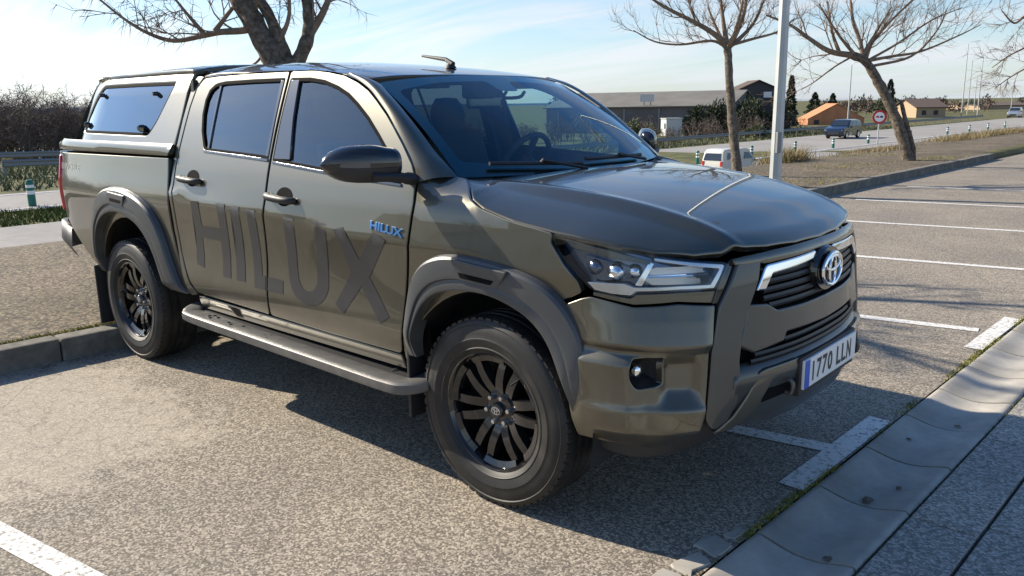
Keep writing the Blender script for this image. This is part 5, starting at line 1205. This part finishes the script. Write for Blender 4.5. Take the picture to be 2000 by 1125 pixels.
for k in range(26):     # dark trees lining the horizon far right and behind the shed
    x = random.uniform(-75, -40); y = random.uniform(150, 300)
    if -47 < x < -30 and y < 175: continue
    h = random.uniform(2.2, 4.0); e = empty('distant_tree', (x, y, -2)); tag(e, 'small dark tree on the horizon beyond the road', 'tree', 'trees on the horizon')
    MB().tube([(0, 0, -.1), (0, 0, h*.7)], [.1, .04], 5).build('trunk', 'bark', e); crown('crown', e, (0, 0, h*.6), random.uniform(1, 2.2), h*.42, 500, 'conifer' if k % 2 else 'scrub_twig', 'round', .4)
# hills
V = []; n = 80
for i in range(n+1):
    t = i/n; a = math.radians(85+t*110); R_ = 2600; h = .42*(12+18*math.sin(t*9.3+1)**2+6*math.sin(t*31)+3*math.sin(t*71))*(.35+.65*sm(.45, .65, t))
    V += [(R_*math.cos(a), R_*math.sin(a), -30), (R_*math.cos(a), R_*math.sin(a), max(4, h)), (R_*1.25*math.cos(a), R_*1.25*math.sin(a), -30)]
F = [(i*3, i*3+1, i*3+4, i*3+3) for i in range(n)]+[(i*3+1, i*3+2, i*3+5, i*3+4) for i in range(n)]
tag(mesh_obj('hills', V, F, 'hill'), kind='structure')
# ------------------------------------------------------------------ bare trees
class Twigs(MB): pass
def rdir(d, spread):
    r = rng.normal(size=3); r -= d*(r@d); r /= np.linalg.norm(r)+1e-9; q = d*math.cos(spread)+r*math.sin(spread); return q/np.linalg.norm(q)
def shoot(mb, p, d, L, r, upb, wob, seg=5, sides=4):
    pts = [p]; rad = [r]
    for k in range(seg):
        d = d+rng.normal(0, wob, 3)+np.array((0, 0, upb/seg)); d = d/np.linalg.norm(d); p = p+d*L/seg; pts.append(p); rad.append(r*(1-.8*(k+1)/seg))
    mb.tube(pts, rad, sides, caps=False); return pts, d
def bare_tree(name, label, base, trunk, limbs, shoots, tw, seed, upb=.5, droop=0, bark='bark', extra=None):
    global rng
    rng = np.random.default_rng(seed); b = np.array(base, float)
    e = empty(name, tuple(b)); tag(e, label, 'tree')
    tm = MB()
    for pts, r0, r1 in trunk:
        P = spl([np.array(q)-b for q in pts], 6); n = len(P); k = np.linspace(0, 1, n)
        R = [r0+(r1-r0)*t for t in k]; R = [r*(1+.05*math.sin(i*1.7)+.04*math.sin(i*.6)) for i, r in enumerate(R)]
        tm.tube([p+rng.normal(0, R[i]*.04, 3) for i, p in enumerate(P)], R, 12)
    tm.build('trunk', bark, e, smooth=True, angle=70)
    cm = MB(); fine = MB()
    def fine_on(pts, L, n, r):
        for _ in range(n):
            i = rng.integers(1, len(pts)); q = pts[i-1]+(pts[i]-pts[i-1])*rng.random(); d = pts[i]-pts[i-1]; d /= np.linalg.norm(d)+1e-9
            dd = rdir(d, rng.uniform(.4, 1.1)); dd[2] -= droop*rng.random(); shoot(fine, q, dd/np.linalg.norm(dd), L*rng.uniform(.4, 1), r, upb*.6-droop, .16, 3, 3)
    for pts, r0, r1 in limbs:
        P = spl([np.array(q)-b for q in pts], 5); n = len(P)
        cm.tube(P, [r0+(r1-r0)*i/(n-1) for i in range(n)], 7, caps=False)
        Lg = sum(np.linalg.norm(P[i+1]-P[i]) for i in range(n-1)); ns = max(3, int(shoots*Lg))
        for _ in range(ns):
            t = rng.uniform(.15, 1); i = min(n-2, int(t*(n-1))); q = P[i]; d = P[i+1]-P[i]; d /= np.linalg.norm(d)+1e-9
            dd = rdir(d, rng.uniform(.35, 1.0)); dd = dd+np.array((0, 0, upb*.5)); dd /= np.linalg.norm(dd)
            rr = (r0+(r1-r0)*t)*rng.uniform(.25, .42); LL = rng.uniform(.45, 1.25)*tw
            sp_, _ = shoot(cm, q, dd, LL, max(.006, rr), upb, .13, 6, 5)
            for __ in range(rng.integers(2, 5)):
                j = rng.integers(1, len(sp_)-1); d2 = sp_[j+1]-sp_[j]; d2 /= np.linalg.norm(d2)+1e-9
                s2, _ = shoot(cm, sp_[j], rdir(d2, rng.uniform(.35, .9)), LL*rng.uniform(.35, .7), max(.005, rr*.5), upb*.5-droop*.5, .16, 4, 4)
                fine_on(s2, .34*tw, 5, .0032)
            fine_on(sp_, .38*tw, 6, .0034)
    if extra: extra(cm, fine, b)
    cm.build('crown', 'twig', e, smooth=True, angle=80)
    f = fine.build('fine_twigs', 'twig', e); f['kind'] = 'stuff'
    return e
# tree behind the truck: three stems and a long drooping limb
bare_tree('bare_tree', 'thick leaning bare tree with three stems rising behind the truck roof', (-2.33, 1.72, .13),
    [([(-2.33, 1.72, .05), (-2.40, 1.80, .7), (-2.46, 1.90, 1.3), (-2.55, 1.97, 1.88), (-2.66, 1.95, 2.12), (-2.84, 1.90, 2.42), (-3.02, 1.84, 2.75), (-3.25, 1.75, 3.2), (-3.4, 1.65, 3.7)], .15, .095),
     ([(-2.44, 1.88, 1.2), (-2.49, 2.04, 1.93), (-2.57, 2.05, 2.14), (-2.72, 2.02, 2.48), (-2.92, 1.96, 2.83), (-3.1, 2.0, 3.3)], .085, .045),
     ([(-2.44, 1.9, 1.2), (-2.45, 2.07, 1.90), (-2.39, 2.21, 2.22), (-2.40, 2.27, 2.43), (-2.46, 2.31, 2.75), (-2.5, 2.4, 3.3)], .085, .045)],
    [([(-2.40, 2.24, 2.27), (-2.31, 2.39, 2.53), (-2.25, 2.50, 2.8), (-2.1, 2.6, 3.2)], .045, .02), ([(-2.80, 1.91, 2.39), (-2.93, 1.78, 2.36), (-3.09, 1.64, 2.35), (-3.21, 1.53, 2.32), (-3.45, 1.31, 2.27), (-3.66, 1.14, 2.35), (-3.88, .99, 2.51), (-4.15, .84, 2.75)], .042, .010),
     ([(-3.21, 1.53, 2.32), (-3.31, 1.48, 2.45), (-3.41, 1.43, 2.58), (-3.60, 1.35, 2.82)], .026, .010), ([(-3.13, 1.6, 2.36), (-3.04, 1.75, 2.57), (-2.9, 1.92, 2.8)], .028, .014), ([(-2.6, 2.0, 2.2), (-2.5, 2.1, 2.5), (-2.55, 2.15, 2.9)], .03, .012),
     ([(-2.7, 1.95, 2.2), (-2.75, 1.85, 2.05), (-2.80, 1.78, 1.98), (-2.72, 1.86, 1.92)], .016, .006), ([(-3.0, 1.84, 2.75), (-3.3, 1.5, 2.9), (-3.7, 1.1, 3.0), (-4.1, .7, 3.1)], .05, .012), ([(-2.9, 1.9, 2.6), (-2.6, 2.3, 3.0), (-2.2, 2.8, 3.4)], .05, .02), ([(-3.25, 1.75, 3.2), (-3.3, 1.3, 3.6), (-3.5, .9, 4.0)], .06, .02), ([(-3.4, 1.65, 3.7), (-3.3, 1.9, 4.3), (-3.1, 2.2, 5.0)], .08, .02), ([(-3.25, 1.75, 3.2), (-3.0, 1.15, 3.5), (-2.7, .7, 3.8), (-2.3, .3, 4.1)], .05, .02), ([(-3.4, 1.65, 3.6), (-3.2, .9, 3.9), (-2.8, .2, 4.2), (-2.3, -.2, 4.4)], .05, .02), ([(-3.02, 1.84, 2.9), (-3.0, 1.2, 3.3), (-2.9, .8, 3.6)], .04, .015)],
    6.5, .62, 11, .15, .7)
# upright tree with a round crown beside the lamp post
lb_ = [([(-2.59, 12.03, 2.55), (-2.78, 11.93, 2.79), (-3.11, 11.71, 3.04), (-3.59, 11.37, 3.34), (-3.95, 11.15, 3.62)], .065, .02), ([(-2.59, 12.03, 2.55), (-2.84, 11.85, 2.70), (-3.28, 11.45, 2.64), (-3.66, 11.13, 2.70), (-4.0, 10.87, 2.92)], .032, .010), ([(-2.59, 12.03, 2.55), (-2.68, 12.05, 2.89), (-2.77, 12.08, 3.27), (-2.9, 12.12, 3.9)], .06, .02), ([(-2.59, 12.03, 2.55), (-2.49, 12.21, 2.88), (-2.44, 12.38, 3.27), (-2.45, 12.5, 3.9)], .055, .02), ([(-2.59, 12.03, 2.55), (-2.41, 12.26, 2.78), (-2.26, 12.47, 3.07), (-2.15, 12.7, 3.6)], .05, .018), ([(-2.59, 12.03, 2.55), (-2.3, 11.8, 2.9), (-2.1, 11.6, 3.4)], .05, .018), ([(-2.59, 12.03, 2.55), (-2.95, 12.3, 2.9), (-3.3, 12.5, 3.4)], .045, .018), ([(-2.59, 12.03, 2.6), (-2.2, 12.3, 2.72), (-1.9, 12.7, 2.85), (-1.7, 13.0, 3.1)], .035, .012)]
bare_tree('bare_tree', 'slim upright bare tree with a bushy crown to the left of the lamp post', (-2.10, 11.70, .13), [([(-2.10, 11.70, .05), (-2.20, 11.77, .55), (-2.33, 11.85, 1.1), (-2.49, 11.95, 2.0), (-2.59, 12.03, 2.6)], .10, .07)], lb_, 5.5, .85, 23, .8, .0)
# leaning tree at the kerb
lc_ = [([(-1.96, 16.98, 2.55), (-2.37, 16.64, 2.65), (-2.77, 16.38, 2.95), (-3.12, 16.15, 3.25), (-3.6, 15.83, 3.5)], .075, .02), ([(-1.75, 17.12, 2.45), (-1.87, 17.16, 2.87), (-2.06, 17.12, 3.34), (-2.2, 17.2, 4.0)], .06, .02), ([(-1.72, 17.16, 2.43), (-1.64, 17.35, 2.87), (-1.39, 17.71, 3.33), (-.94, 18.29, 3.95)], .05, .015), ([(-1.71, 17.15, 2.41), (-1.28, 17.57, 2.51), (-.76, 18.06, 2.62), (-.18, 18.68, 2.95), (.2, 19.05, 3.2)], .042, .010), ([(-1.61, 17.21, 2.29), (-.92, 17.88, 2.51), (-.56, 18.38, 3.08), (-.44, 18.62, 3.6)], .036, .010), ([(-1.95, 16.98, 2.53), (-2.23, 16.66, 2.30), (-2.54, 16.28, 1.96), (-2.74, 16.05, 1.79)], .026, .008), ([(-1.8, 17.1, 2.5), (-1.6, 17.3, 3.0), (-1.3, 17.4, 3.6)], .045, .015), ([(-2.2, 16.8, 2.62), (-2.4, 16.8, 3.1), (-2.6, 16.9, 3.8)], .05, .016), ([(-1.9, 17.0, 2.55), (-2.2, 16.7, 3.0), (-2.6, 16.4, 3.7)], .045, .016), ([(-1.7, 17.15, 2.4), (-1.2, 17.7, 2.8), (-.7, 18.3, 3.3), (-.2, 18.9, 3.6)], .035, .010), ([(-1.8, 17.1, 2.5), (-1.5, 17.5, 3.1), (-1.0, 17.9, 3.8)], .04, .012)]
bare_tree('bare_tree', 'strongly leaning bare tree with spreading crown at the edge of the kerb', (-.66, 17.38, .13), [([(-.64, 17.38, .03), (-.72, 17.40, .35), (-.84, 17.41, .70), (-1.07, 17.38, 1.25), (-1.43, 17.27, 1.94), (-1.71, 17.15, 2.41), (-1.98, 16.98, 2.56)], .145, .09), ([(-.54, 17.46, .03), (-.62, 17.50, .5), (-.80, 17.50, 1.0), (-.96, 17.51, 1.50)], .06, .045)], lc_, 4.2, 1.05, 31, .55, .0)
# tree whose branches hang into the view at the right, trunk outside
bare_tree('bare_tree', 'bare tree at the far end of the kerb with thin hanging branches', (2.35, 18.9, .0), [([(2.35, 18.9, -.05), (2.3, 18.8, 1.0), (2.2, 18.6, 2.0), (2.1, 18.4, 2.8)], .14, .09)],
    [([(2.1, 18.4, 2.8), (1.8, 17.95, 3.0), (1.42, 17.47, 3.2), (1.22, 17.26, 3.05), (1.0, 17.1, 3.3)], .05, .012), ([(2.1, 18.4, 2.75), (1.8, 17.7, 2.75), (1.52, 17.34, 2.58), (1.23, 17.02, 2.38), (1.0, 16.77, 2.15)], .035, .008), ([(2.15, 18.5, 2.4), (1.85, 17.7, 2.35), (1.58, 17.26, 2.16), (1.33, 16.98, 1.96), (1.10, 16.73, 1.73)], .03, .007), ([(2.1, 18.4, 2.8), (1.9, 18.2, 3.4), (1.7, 17.8, 4.0)], .06, .02), ([(2.1, 18.4, 2.8), (2.3, 18.6, 3.4), (2.5, 18.9, 4.0)], .06, .02)], 5, .75, 41, .3, .35)
rng = np.random.default_rng(99)
# ------------------------------------------------------------------ street furniture
def lamp_post(x, y, z, h, r, label, arm=1.2, group=None, base=True, lean=(0, 0)):
    e = empty('lamp_post', (x, y, z)); tag(e, label, 'lamp post', group)
    MB().tube([(0, 0, -.1), (lean[0]*.5, lean[1]*.5, h*.5), (lean[0], lean[1], h)], [r, r*.8, r*.55], 8).build('column', 'galv', e, smooth=True, angle=30)
    if base: MB().box((0, 0, .02), (r*1.9, r*1.9, .02)).build('base_plate', 'galv', e, bevel=.004)
    if base: MB().box((r*.55, -r*.8, .75), (r*.35, r*.35, .17), .9).build('service_hatch', 'rail_steel', e, bevel=.004)
    MB().tube([(lean[0], lean[1], h-.05), (lean[0]+.2, lean[1], h+.25), (lean[0]+arm, lean[1], h+.38)], r*.4, 8).build('arm', 'galv', e, smooth=True)
    MB().box((lean[0]+arm+.25, lean[1], h+.37), (.32, .13, .06)).build('lamp_head', 'galv', e, bevel=.03)
lamp_post(-.64, 10.10, .13, 6.6, .105, 'pale grey lamp post standing on the verge between two bare trees')
for x, y, h, lab in ((-33.5, 106, 7.8, 'thin street lamp rising in front of the orange brick shed'), (-34.6, 167, 13, 'tallest street lamp in the row along the far road'), (-38.9, 190, 11.0, 'street lamp second along the far road from the tallest one'), (-34.8, 180, 11.6, 'street lamp nearest the road in the far row'), (-45.5, 225, 8.6, 'faint small street lamp behind the far row'), (-38.7, 231, 7, 'small street lamp at the far right end of the road')):
    lamp_post(x, y, -2, h, .11, lab, 1.3, 'street lamps along the far road', False)
def bollard(x, y, z, label):
    e = empty('bollard', (x, y, z)); tag(e, label, 'bollard', 'green and white bollards along the main road')
    MB().lathe([(.10, -.05), (.10, .36)], 14, 'z').build('lower_tube', 'bollard_green', e, smooth=True)
    MB().lathe([(.102, .36), (.102, .46)], 14, 'z').build('reflective_band', 'white_band', e, smooth=True)
    MB().lathe([(.10, .46), (.10, .54)], 14, 'z').build('middle_tube', 'bollard_green', e, smooth=True)
    MB().lathe([(.102, .54), (.102, .62)], 14, 'z').build('reflective_band', 'white_band', e, smooth=True)
    MB().lathe([(.10, .62), (.10, .70), (.07, .75), (0, .76)], 14, 'z').build('cap', 'bollard_green', e, smooth=True)
for k, (u, v) in enumerate(((19.5, 5.3), (19.74, 40.5), (19.7, 47), (19.84, 53.6), (19.4, 59), (19.6, 66.4), (19.5, 76), (19.47, 86.5), (19.42, 93.7), (19.3, 100.2), (19.3, 107.3), (19.6, 121.7))):
    x, y = UV(u, v); bollard(x, y, terrain(u, v), ('green and white road bollard beside the truck tail lights' if k == 0 else 'green and white road bollard beside the white van' if k == 1 else 'green and white bollard in the long row beside the main road'))
def guard_rail(label, u, v0, v1, step=4):
    x0, y0 = UV(u, v0); e = empty('guard_rail', (x0, y0, 0)); tag(e, label, 'guard rail')
    vs = np.arange(v0, v1+.01, step); prof = [(-.02, .44), (.03, .47), (.03, .53), (-.03, .585), (.03, .64), (.03, .70), (-.02, .73)]
    rows = [[(UV(u-o, v)[0]-x0, UV(u-o, v)[1]-y0, terrain(u, v)+z) for v in vs] for o, z in prof]
    loft('rail_beam', rows, 'rail_steel', e)
    pm = MB().box((0, 0, .3), (.04, .06, .40)).build('post', 'rail_steel', e)
    for k, v in enumerate(vs):
        o = pm if k == 0 else pm.copy()
        if k: COL.objects.link(o); o.parent = e
        x, y = UV(u+.06, v); o.location = (x-x0, y-y0, terrain(u, v))
guard_rail('long steel guard rail along the far side of the main road', 31.8, 8, 150)
guard_rail('weathered steel guard rail in front of the brown scrub', 31.2, -24, 7.5)
guard_rail('dark second guard rail close to the scrub wood', 40.5, -24, 40)
# round prohibition sign
u, v = 18.44, 65.2; x, y = UV(u, v); e = empty('road_sign', (x, y, terrain(u, v)), math.atan2(CAMP.y-y, CAMP.x-x)+math.pi/2+.15); tag(e, 'round red and white no overtaking sign on a pale post by the road', 'road sign')
MB().tube([(0, .03, -.1), (0, .03, 2.6)], .05, 8).build('post', 'galv', e, smooth=True)
def disc(r0, r1, yy, n=40):
    m = MB(); A = np.linspace(0, 2*math.pi, n, endpoint=False)
    if r0 == 0: m.V = [(r1*math.cos(a), yy, 2.15+r1*math.sin(a)) for a in A]+[(r1*math.cos(a), yy+.02, 2.15+r1*math.sin(a)) for a in A]; m.F = [tuple(range(n)), tuple(range(2*n-1, n-1, -1))]+[(i, (i+1) % n, n+(i+1) % n, n+i) for i in range(n)]
    else: m.V = [(r*math.cos(a), yy, 2.15+r*math.sin(a)) for r in (r0, r1) for a in A]; m.F = [(i, (i+1) % n, n+(i+1) % n, n+i) for i in range(n)]
    return m
disc(0, .53, -.02).build('sign_plate', 'sign_white', e); disc(.37, .53, -.026).build('red_ring', 'sign_red', e)
MB().box((-.14, -.026, 2.15), (.11, .003, .055)).box((-.14, -.026, 2.215), (.07, .003, .03)).build('car_symbol', 'sign_red', e)
MB().box((.14, -.026, 2.15), (.11, .003, .055)).box((.14, -.026, 2.215), (.07, .003, .03)).build('car_symbol', 'sign_dark', e)
# ------------------------------------------------------------------ vehicles on the road
def car(name, label, loc, rz, prof, gl, width, paint, wheels, wr, kind, glass_y=(.0, 0)):
    """prof: side outline (x, z); gl: list of side-window outlines; built to full width with tumblehome above the belt"""
    e = empty(name, loc, rz); tag(e, label, kind); hw = width/2; zb = 1.0
    def yy(z): return hw*(1-.14*max(0, z-zb)/.65-.05*max(0, .45-z)/.3)
    P = resample(prof, .22); n = len(P); rows = []
    for f in (-1, -.92, -.6, 0, .6, .92, 1):
        rows.append([(x*(1 if abs(f) < .95 else .985), f*yy(z), z+(.0 if abs(f) < .9 else (-.02 if z > .5 else .02))) for x, z in P])
    V = [q for r in rows for q in r]; F = [(i*n+j, i*n+(j+1) % n, (i+1)*n+(j+1) % n, (i+1)*n+j) for i in range(6) for j in range(n)]+[tuple(range(n)), tuple(range(6*n, 7*n))]
    m = MB(); m.V = V; m.F = F; m.build('body', paint, e, smooth=True, angle=40)
    for g in gl['side']:
        for s in (-1, 1):
            m = MB(); m.V = [(x, s*(yy(z)+.012), z) for x, z in g]; m.F = [tuple(range(len(g)))]; m.build('side_window', 'car_glass', e)
    for nm, (x0, z0, x1, z1) in gl['ends'].items():
        dx, dz = x1-x0, z1-z0; l = math.hypot(dx, dz); nx, nz = (dz/l, -dx/l); s = 1 if nm == 'windscreen' else -1
        if nx*s < 0: nx, nz = -nx, -nz
        m = MB(); m.V = [(x0+nx*.015, -yy(z0)*.86, z0+nz*.015), (x0+nx*.015, yy(z0)*.86, z0+nz*.015), (x1+nx*.015, yy(z1)*.84, z1+nz*.015), (x1+nx*.015, -yy(z1)*.84, z1+nz*.015)]; m.F = [(0, 1, 2, 3)]; m.build(nm, 'car_glass', e)
    xf, xr = max(p[0] for p in prof), min(p[0] for p in prof)
    for s in (-1, 1):
        MB().box((xf-.10, s*hw*.72, .72), (.06, .14, .05)).build('headlight', 'lamp_white', e, bevel=.02)
        MB().box((xr+.06, s*hw*.84, .85 if kind != 'van' else .95), (.07, .09, .16)).build('tail_light', 'lamp_red', e, bevel=.02)
        for x in wheels:
            w = empty('wheel', (x, s*(hw-.09), wr), par=e)
            MB().lathe([(wr*.62, -.10), (wr*.9, -.11), (wr, -.08), (wr, .08), (wr*.9, .11), (wr*.62, .10)], 20).build('tyre', 'rubber', w, smooth=True); MB().lathe([(0, -.07), (wr*.3, -.09), (wr*.64, -.10), (wr*.64, .10), (wr*.3, .09), (0, .07)], 20).build('rim', 'satin_silver', w, smooth=True)
        MB().box((.75 if kind != 'van' else 1.35, s*(hw+.09), 1.05), (.06, .09, .07)).build('door_mirror', 'car_trim', e, bevel=.03)
    MB().box((xf-.03, 0, .52), (.05, hw*.55, .09)).build('radiator_grille', 'car_trim', e); MB().box((xr+.02, 0, .70), (.04, .26, .06)).build('number_plate', 'sign_white', e)
    for x in wheels: MB().box((x, 0, .33), (wr+.05, hw-.02, .12)).build('wheel_housing', 'car_trim', e)
    return e
suvp = [(-2.15, .45), (-2.2, .75), (-2.12, 1.05), (-1.95, 1.35), (-1.75, 1.62), (-1.3, 1.70), (.0, 1.70), (.35, 1.64), (1.0, 1.14), (1.75, 1.02), (2.12, .90), (2.2, .62), (2.12, .32), (1.0, .28), (-1.2, .28), (-2.05, .30)]
suvg = {'side': [[(-1.75, 1.18), (-1.55, 1.52), (-.75, 1.56), (-.75, 1.14)], [(-.70, 1.14), (-.70, 1.57), (.12, 1.56), (.12, 1.12)], [(.18, 1.12), (.18, 1.55), (.33, 1.52), (.82, 1.12)]], 'ends': {'windscreen': (.96, 1.17, .40, 1.60), 'rear_window': (-2.03, 1.20, -1.80, 1.55)}}
x, y = UV(25.1, 75); car('suv', 'dark blue suv driving on the main road below the orange shed', (x, y, terrain(25, 75)+.035), math.atan2(-DV[1], -DV[0]), suvp, suvg, 1.82, 'car_blue', (-1.33, 1.35), .36, 'car')
x, y = UV(30, 160); car('car', 'silver grey car far away on the main road by the horizon', (x, y, terrain(25, 150)+.035), math.atan2(-DV[1], -DV[0])+.1, suvp, suvg, 1.8, 'car_silver', (-1.33, 1.35), .34, 'car')
vanp = [(-2.1, .40), (-2.15, .8), (-2.10, 1.3), (-2.0, 1.72), (-1.85, 1.86), (-1.4, 1.90), (.55, 1.88), (.85, 1.78), (1.45, 1.15), (1.95, 1.02), (2.15, .85), (2.15, .40), (2.0, .28), (-2.0, .28)]
vang = {'side': [[(-1.6, 1.22), (-1.55, 1.62), (-.4, 1.62), (-.4, 1.22)], [(.25, 1.20), (.25, 1.62), (.75, 1.60), (1.20, 1.18)]], 'ends': {'windscreen': (1.40, 1.20, .90, 1.72), 'rear_window': (-2.115, 1.15, -2.03, 1.62)}}
x, y = UV(17.8, 41.0); car('van', 'small cream white van seen from behind on the lower road', (x, y, terrain(17.2, 41)+.03), math.atan2(DV[1], DV[0])-.12, vanp, vang, 1.70, 'car_white', (-1.3, 1.35), .31, 'van').scale = (.86, .86, .86)
# ------------------------------------------------------------------ buildings
def frame2(p0, p1): p0, p1 = np.array(p0, float), np.array(p1, float); t = (p1-p0)/np.linalg.norm(p1-p0); return p0, t, np.array((-t[1], t[0])), np.linalg.norm(p1-p0)
def building(name, label, p0, p1, depth, zb, ze, zr, wall, roofm, gable=False, over=.3, wins=(), cat='building', win_mat='car_glass'):
    """front wall from p0 to p1 (towards the road), body behind it; eave at ze, ridge at zr"""
    o, t, n, Ln = frame2(p0, p1); e = empty(name, (o[0], o[1], zb)); tag(e, label, cat)
    def W(a, d, z): q = t*a+n*d; return (q[0], q[1], z-zb)
    m = MB(); V = [W(a, d, z) for z in (zb-.5, ze) for a, d in ((0, 0), (Ln, 0), (Ln, depth), (0, depth))]
    if gable: V += [W(Ln/2, 0, zr), W(Ln/2, depth, zr)]; F = [(0, 1, 5, 8, 4), (1, 2, 6, 5), (2, 3, 7, 9, 6), (3, 0, 4, 7)]
    else: V += [W(0, depth/2, zr), W(Ln, depth/2, zr)]; F = [(0, 1, 5, 4), (1, 2, 6, 9, 5), (2, 3, 7, 6), (3, 0, 4, 8, 7)]
    m.V = V; m.F = F; m.build('wall', wall, e)
    if gable: sl = [[W(-over, -over, ze-.08), W(-over, depth+over, ze-.08), W(Ln/2, depth+over, zr+.06), W(Ln/2, -over, zr+.06)], [W(Ln+over, -over, ze-.08), W(Ln+over, depth+over, ze-.08), W(Ln/2, depth+over, zr+.06), W(Ln/2, -over, zr+.06)]]
    else: sl = [[W(-over, -over, ze-.03), W(Ln+over, -over, ze-.03), W(Ln+over, depth/2, zr+.06), W(-over, depth/2, zr+.06)], [W(-over, depth+over, ze-.03), W(Ln+over, depth+over, ze-.03), W(Ln+over, depth/2, zr+.06), W(-over, depth/2, zr+.06)]]
    for s in sl:
        m = MB(); m.V = s+[(x, y, z+.12) for x, y, z in s]; m.F = [(0, 1, 2, 3), (4, 5, 6, 7), (0, 1, 5, 4), (1, 2, 6, 5), (2, 3, 7, 6), (3, 0, 4, 7)]; m.build('roof_slope', roofm, e)
    for a0, a1, z0, z1, mt_ in wins:
        m = MB(); m.V = [W(a, d, z) for d in (-.05, .05) for a, z in ((a0, z0), (a1, z0), (a1, z1), (a0, z1))]; m.F = [(0, 1, 2, 3), (0, 1, 5, 4), (1, 2, 6, 5), (2, 3, 7, 6), (3, 0, 4, 7)]; f = m.build('window' if mt_ != 'rail_steel' else 'wall_seam', mt_, e)
    return e, W
seams = [(k*4.2+1.5, k*4.2+1.68, -1.9, .85, 'rail_steel') for k in range(5)]
hg, HW = building('hangar', 'long low dark hangar with grey roof behind the bushes', (-59.5, 76.5), (-38.0, 82.2), 16, -2, 1.0, 2.65, 'hangar_wall', 'hangar_roof', wins=seams)
e = empty('hoarding', (-47.3, 80.3, 1.0)); tag(e, 'small white board fixed to the hangar roof edge', 'hoarding'); q = frame2((-68.3, 74.1), (-38.0, 82.2)); an = math.atan2(q[1][1], q[1][0])
MB().box((0, -.4, 1.05), (.85, .04, .45), an).build('panel', 'pale_wall', e, bevel=.02); MB().box((-.4, -.35, .3), (.04, .04, .4), an).build('leg', 'rail_steel', e); MB().box((.4, -.2, .3), (.04, .04, .4), an).build('leg', 'rail_steel', e)
e = empty('site_cabin', (-39.3, 72.0, -2)); tag(e, 'pale blue white cabin half hidden by bushes before the hangar', 'cabin'); MB().box((0, 0, 1.0), (.85, .8, .85), .9).build('cabin_body', 'pale_wall', e, bevel=.04); MB().box((0, 0, 1.9), (.92, .87, .05), .9).build('cabin_roof', 'galv', e); MB().box((.05, -.82, 1.15), (.35, .03, .28), .9).build('window', 'car_glass', e)
building('tower_house', 'dark square house with a low pointed roof above the evergreens', (-42.9, 94.6), (-39.6, 97.6), 4.5, -2, 3.0, 3.9, 'dark_wall', 'roof_tile', gable=True, over=.25, wins=((.35, 1.15, 1.9, 2.6, 'sign_white'), (2.9, 3.9, 1.9, 2.6, 'sign_white'), (1.9, 2.5, -.5, 1.6, 'sign_dark')), cat='house')
building('brick_shed', 'low orange brick shed with a shallow gable behind the main road', (-42.1, 114.4), (-36.1, 119.8), 4, -2.4, -1.15, .80, 'brick_orange', 'brick_orange', gable=True, over=.06, wins=((6.2, 6.8, -1.9, -1.3, 'sign_dark'), (.9, 1.6, -1.9, -1.3, 'sign_dark')), cat='shed')
building('house', 'tan house with dark roof beside the climbing road', (-40.6, 160.6), (-36.6, 164.2), 9, -2.4, -.2, 1.25, 'tan_wall', 'roof_tile', over=.4, wins=((1, 1.8, -1.5, -.7, 'sign_dark'), (3.2, 4.0, -1.5, -.7, 'sign_dark')), cat='house')
building('warehouse', 'distant low brown warehouse on the horizon at the end of the road', (-52, 261), (-30, 285), 20, -2.4, -.9, -.2, 'tan_wall', 'roof_tile', cat='warehouse')

# ------------------------------------------------------------------ far side of the car park, behind the viewer (shows in paint and glass)
src = [o for o in COL.objects if o.name.startswith('bare_tree') and o.parent is None]
for k, (x, y, rz, lab) in enumerate(((-9.5, -17.0, 1.1, 'bare tree on the open side of the car park by the brown hedge'), (-2.0, -19.0, 2.6, 'leaning bare tree on the open side of the car park'), (-19.0, -22.0, .4, 'second bare tree before the brown hedge across the car park'))):
    o = copy_tree(src[1 + k % 2]); o.location = (x, y, 0); o.rotation_euler = (0, 0, rz); tag(o, lab, 'tree')
cen = [(random.uniform(-60, 30), random.uniform(-34, -27), -.05) for _ in range(70)]
scrub('scrub', 'brown hedge of leafless bushes across the car park from the truck', cen, [random.uniform(1.5, 3.2) for _ in cen], 'scrub_twig', 9, 14, 12, .05)
building('house', 'long pale house with tiled roof behind the brown hedge', (-20, -44), (-42, -36), 9, -.06, 3.2, 5.2, 'pale_wall', 'roof_tile', over=.4, wins=[(k*4+1.2, k*4+2.4, 1.0, 2.3, 'car_glass') for k in range(5)], cat='house')
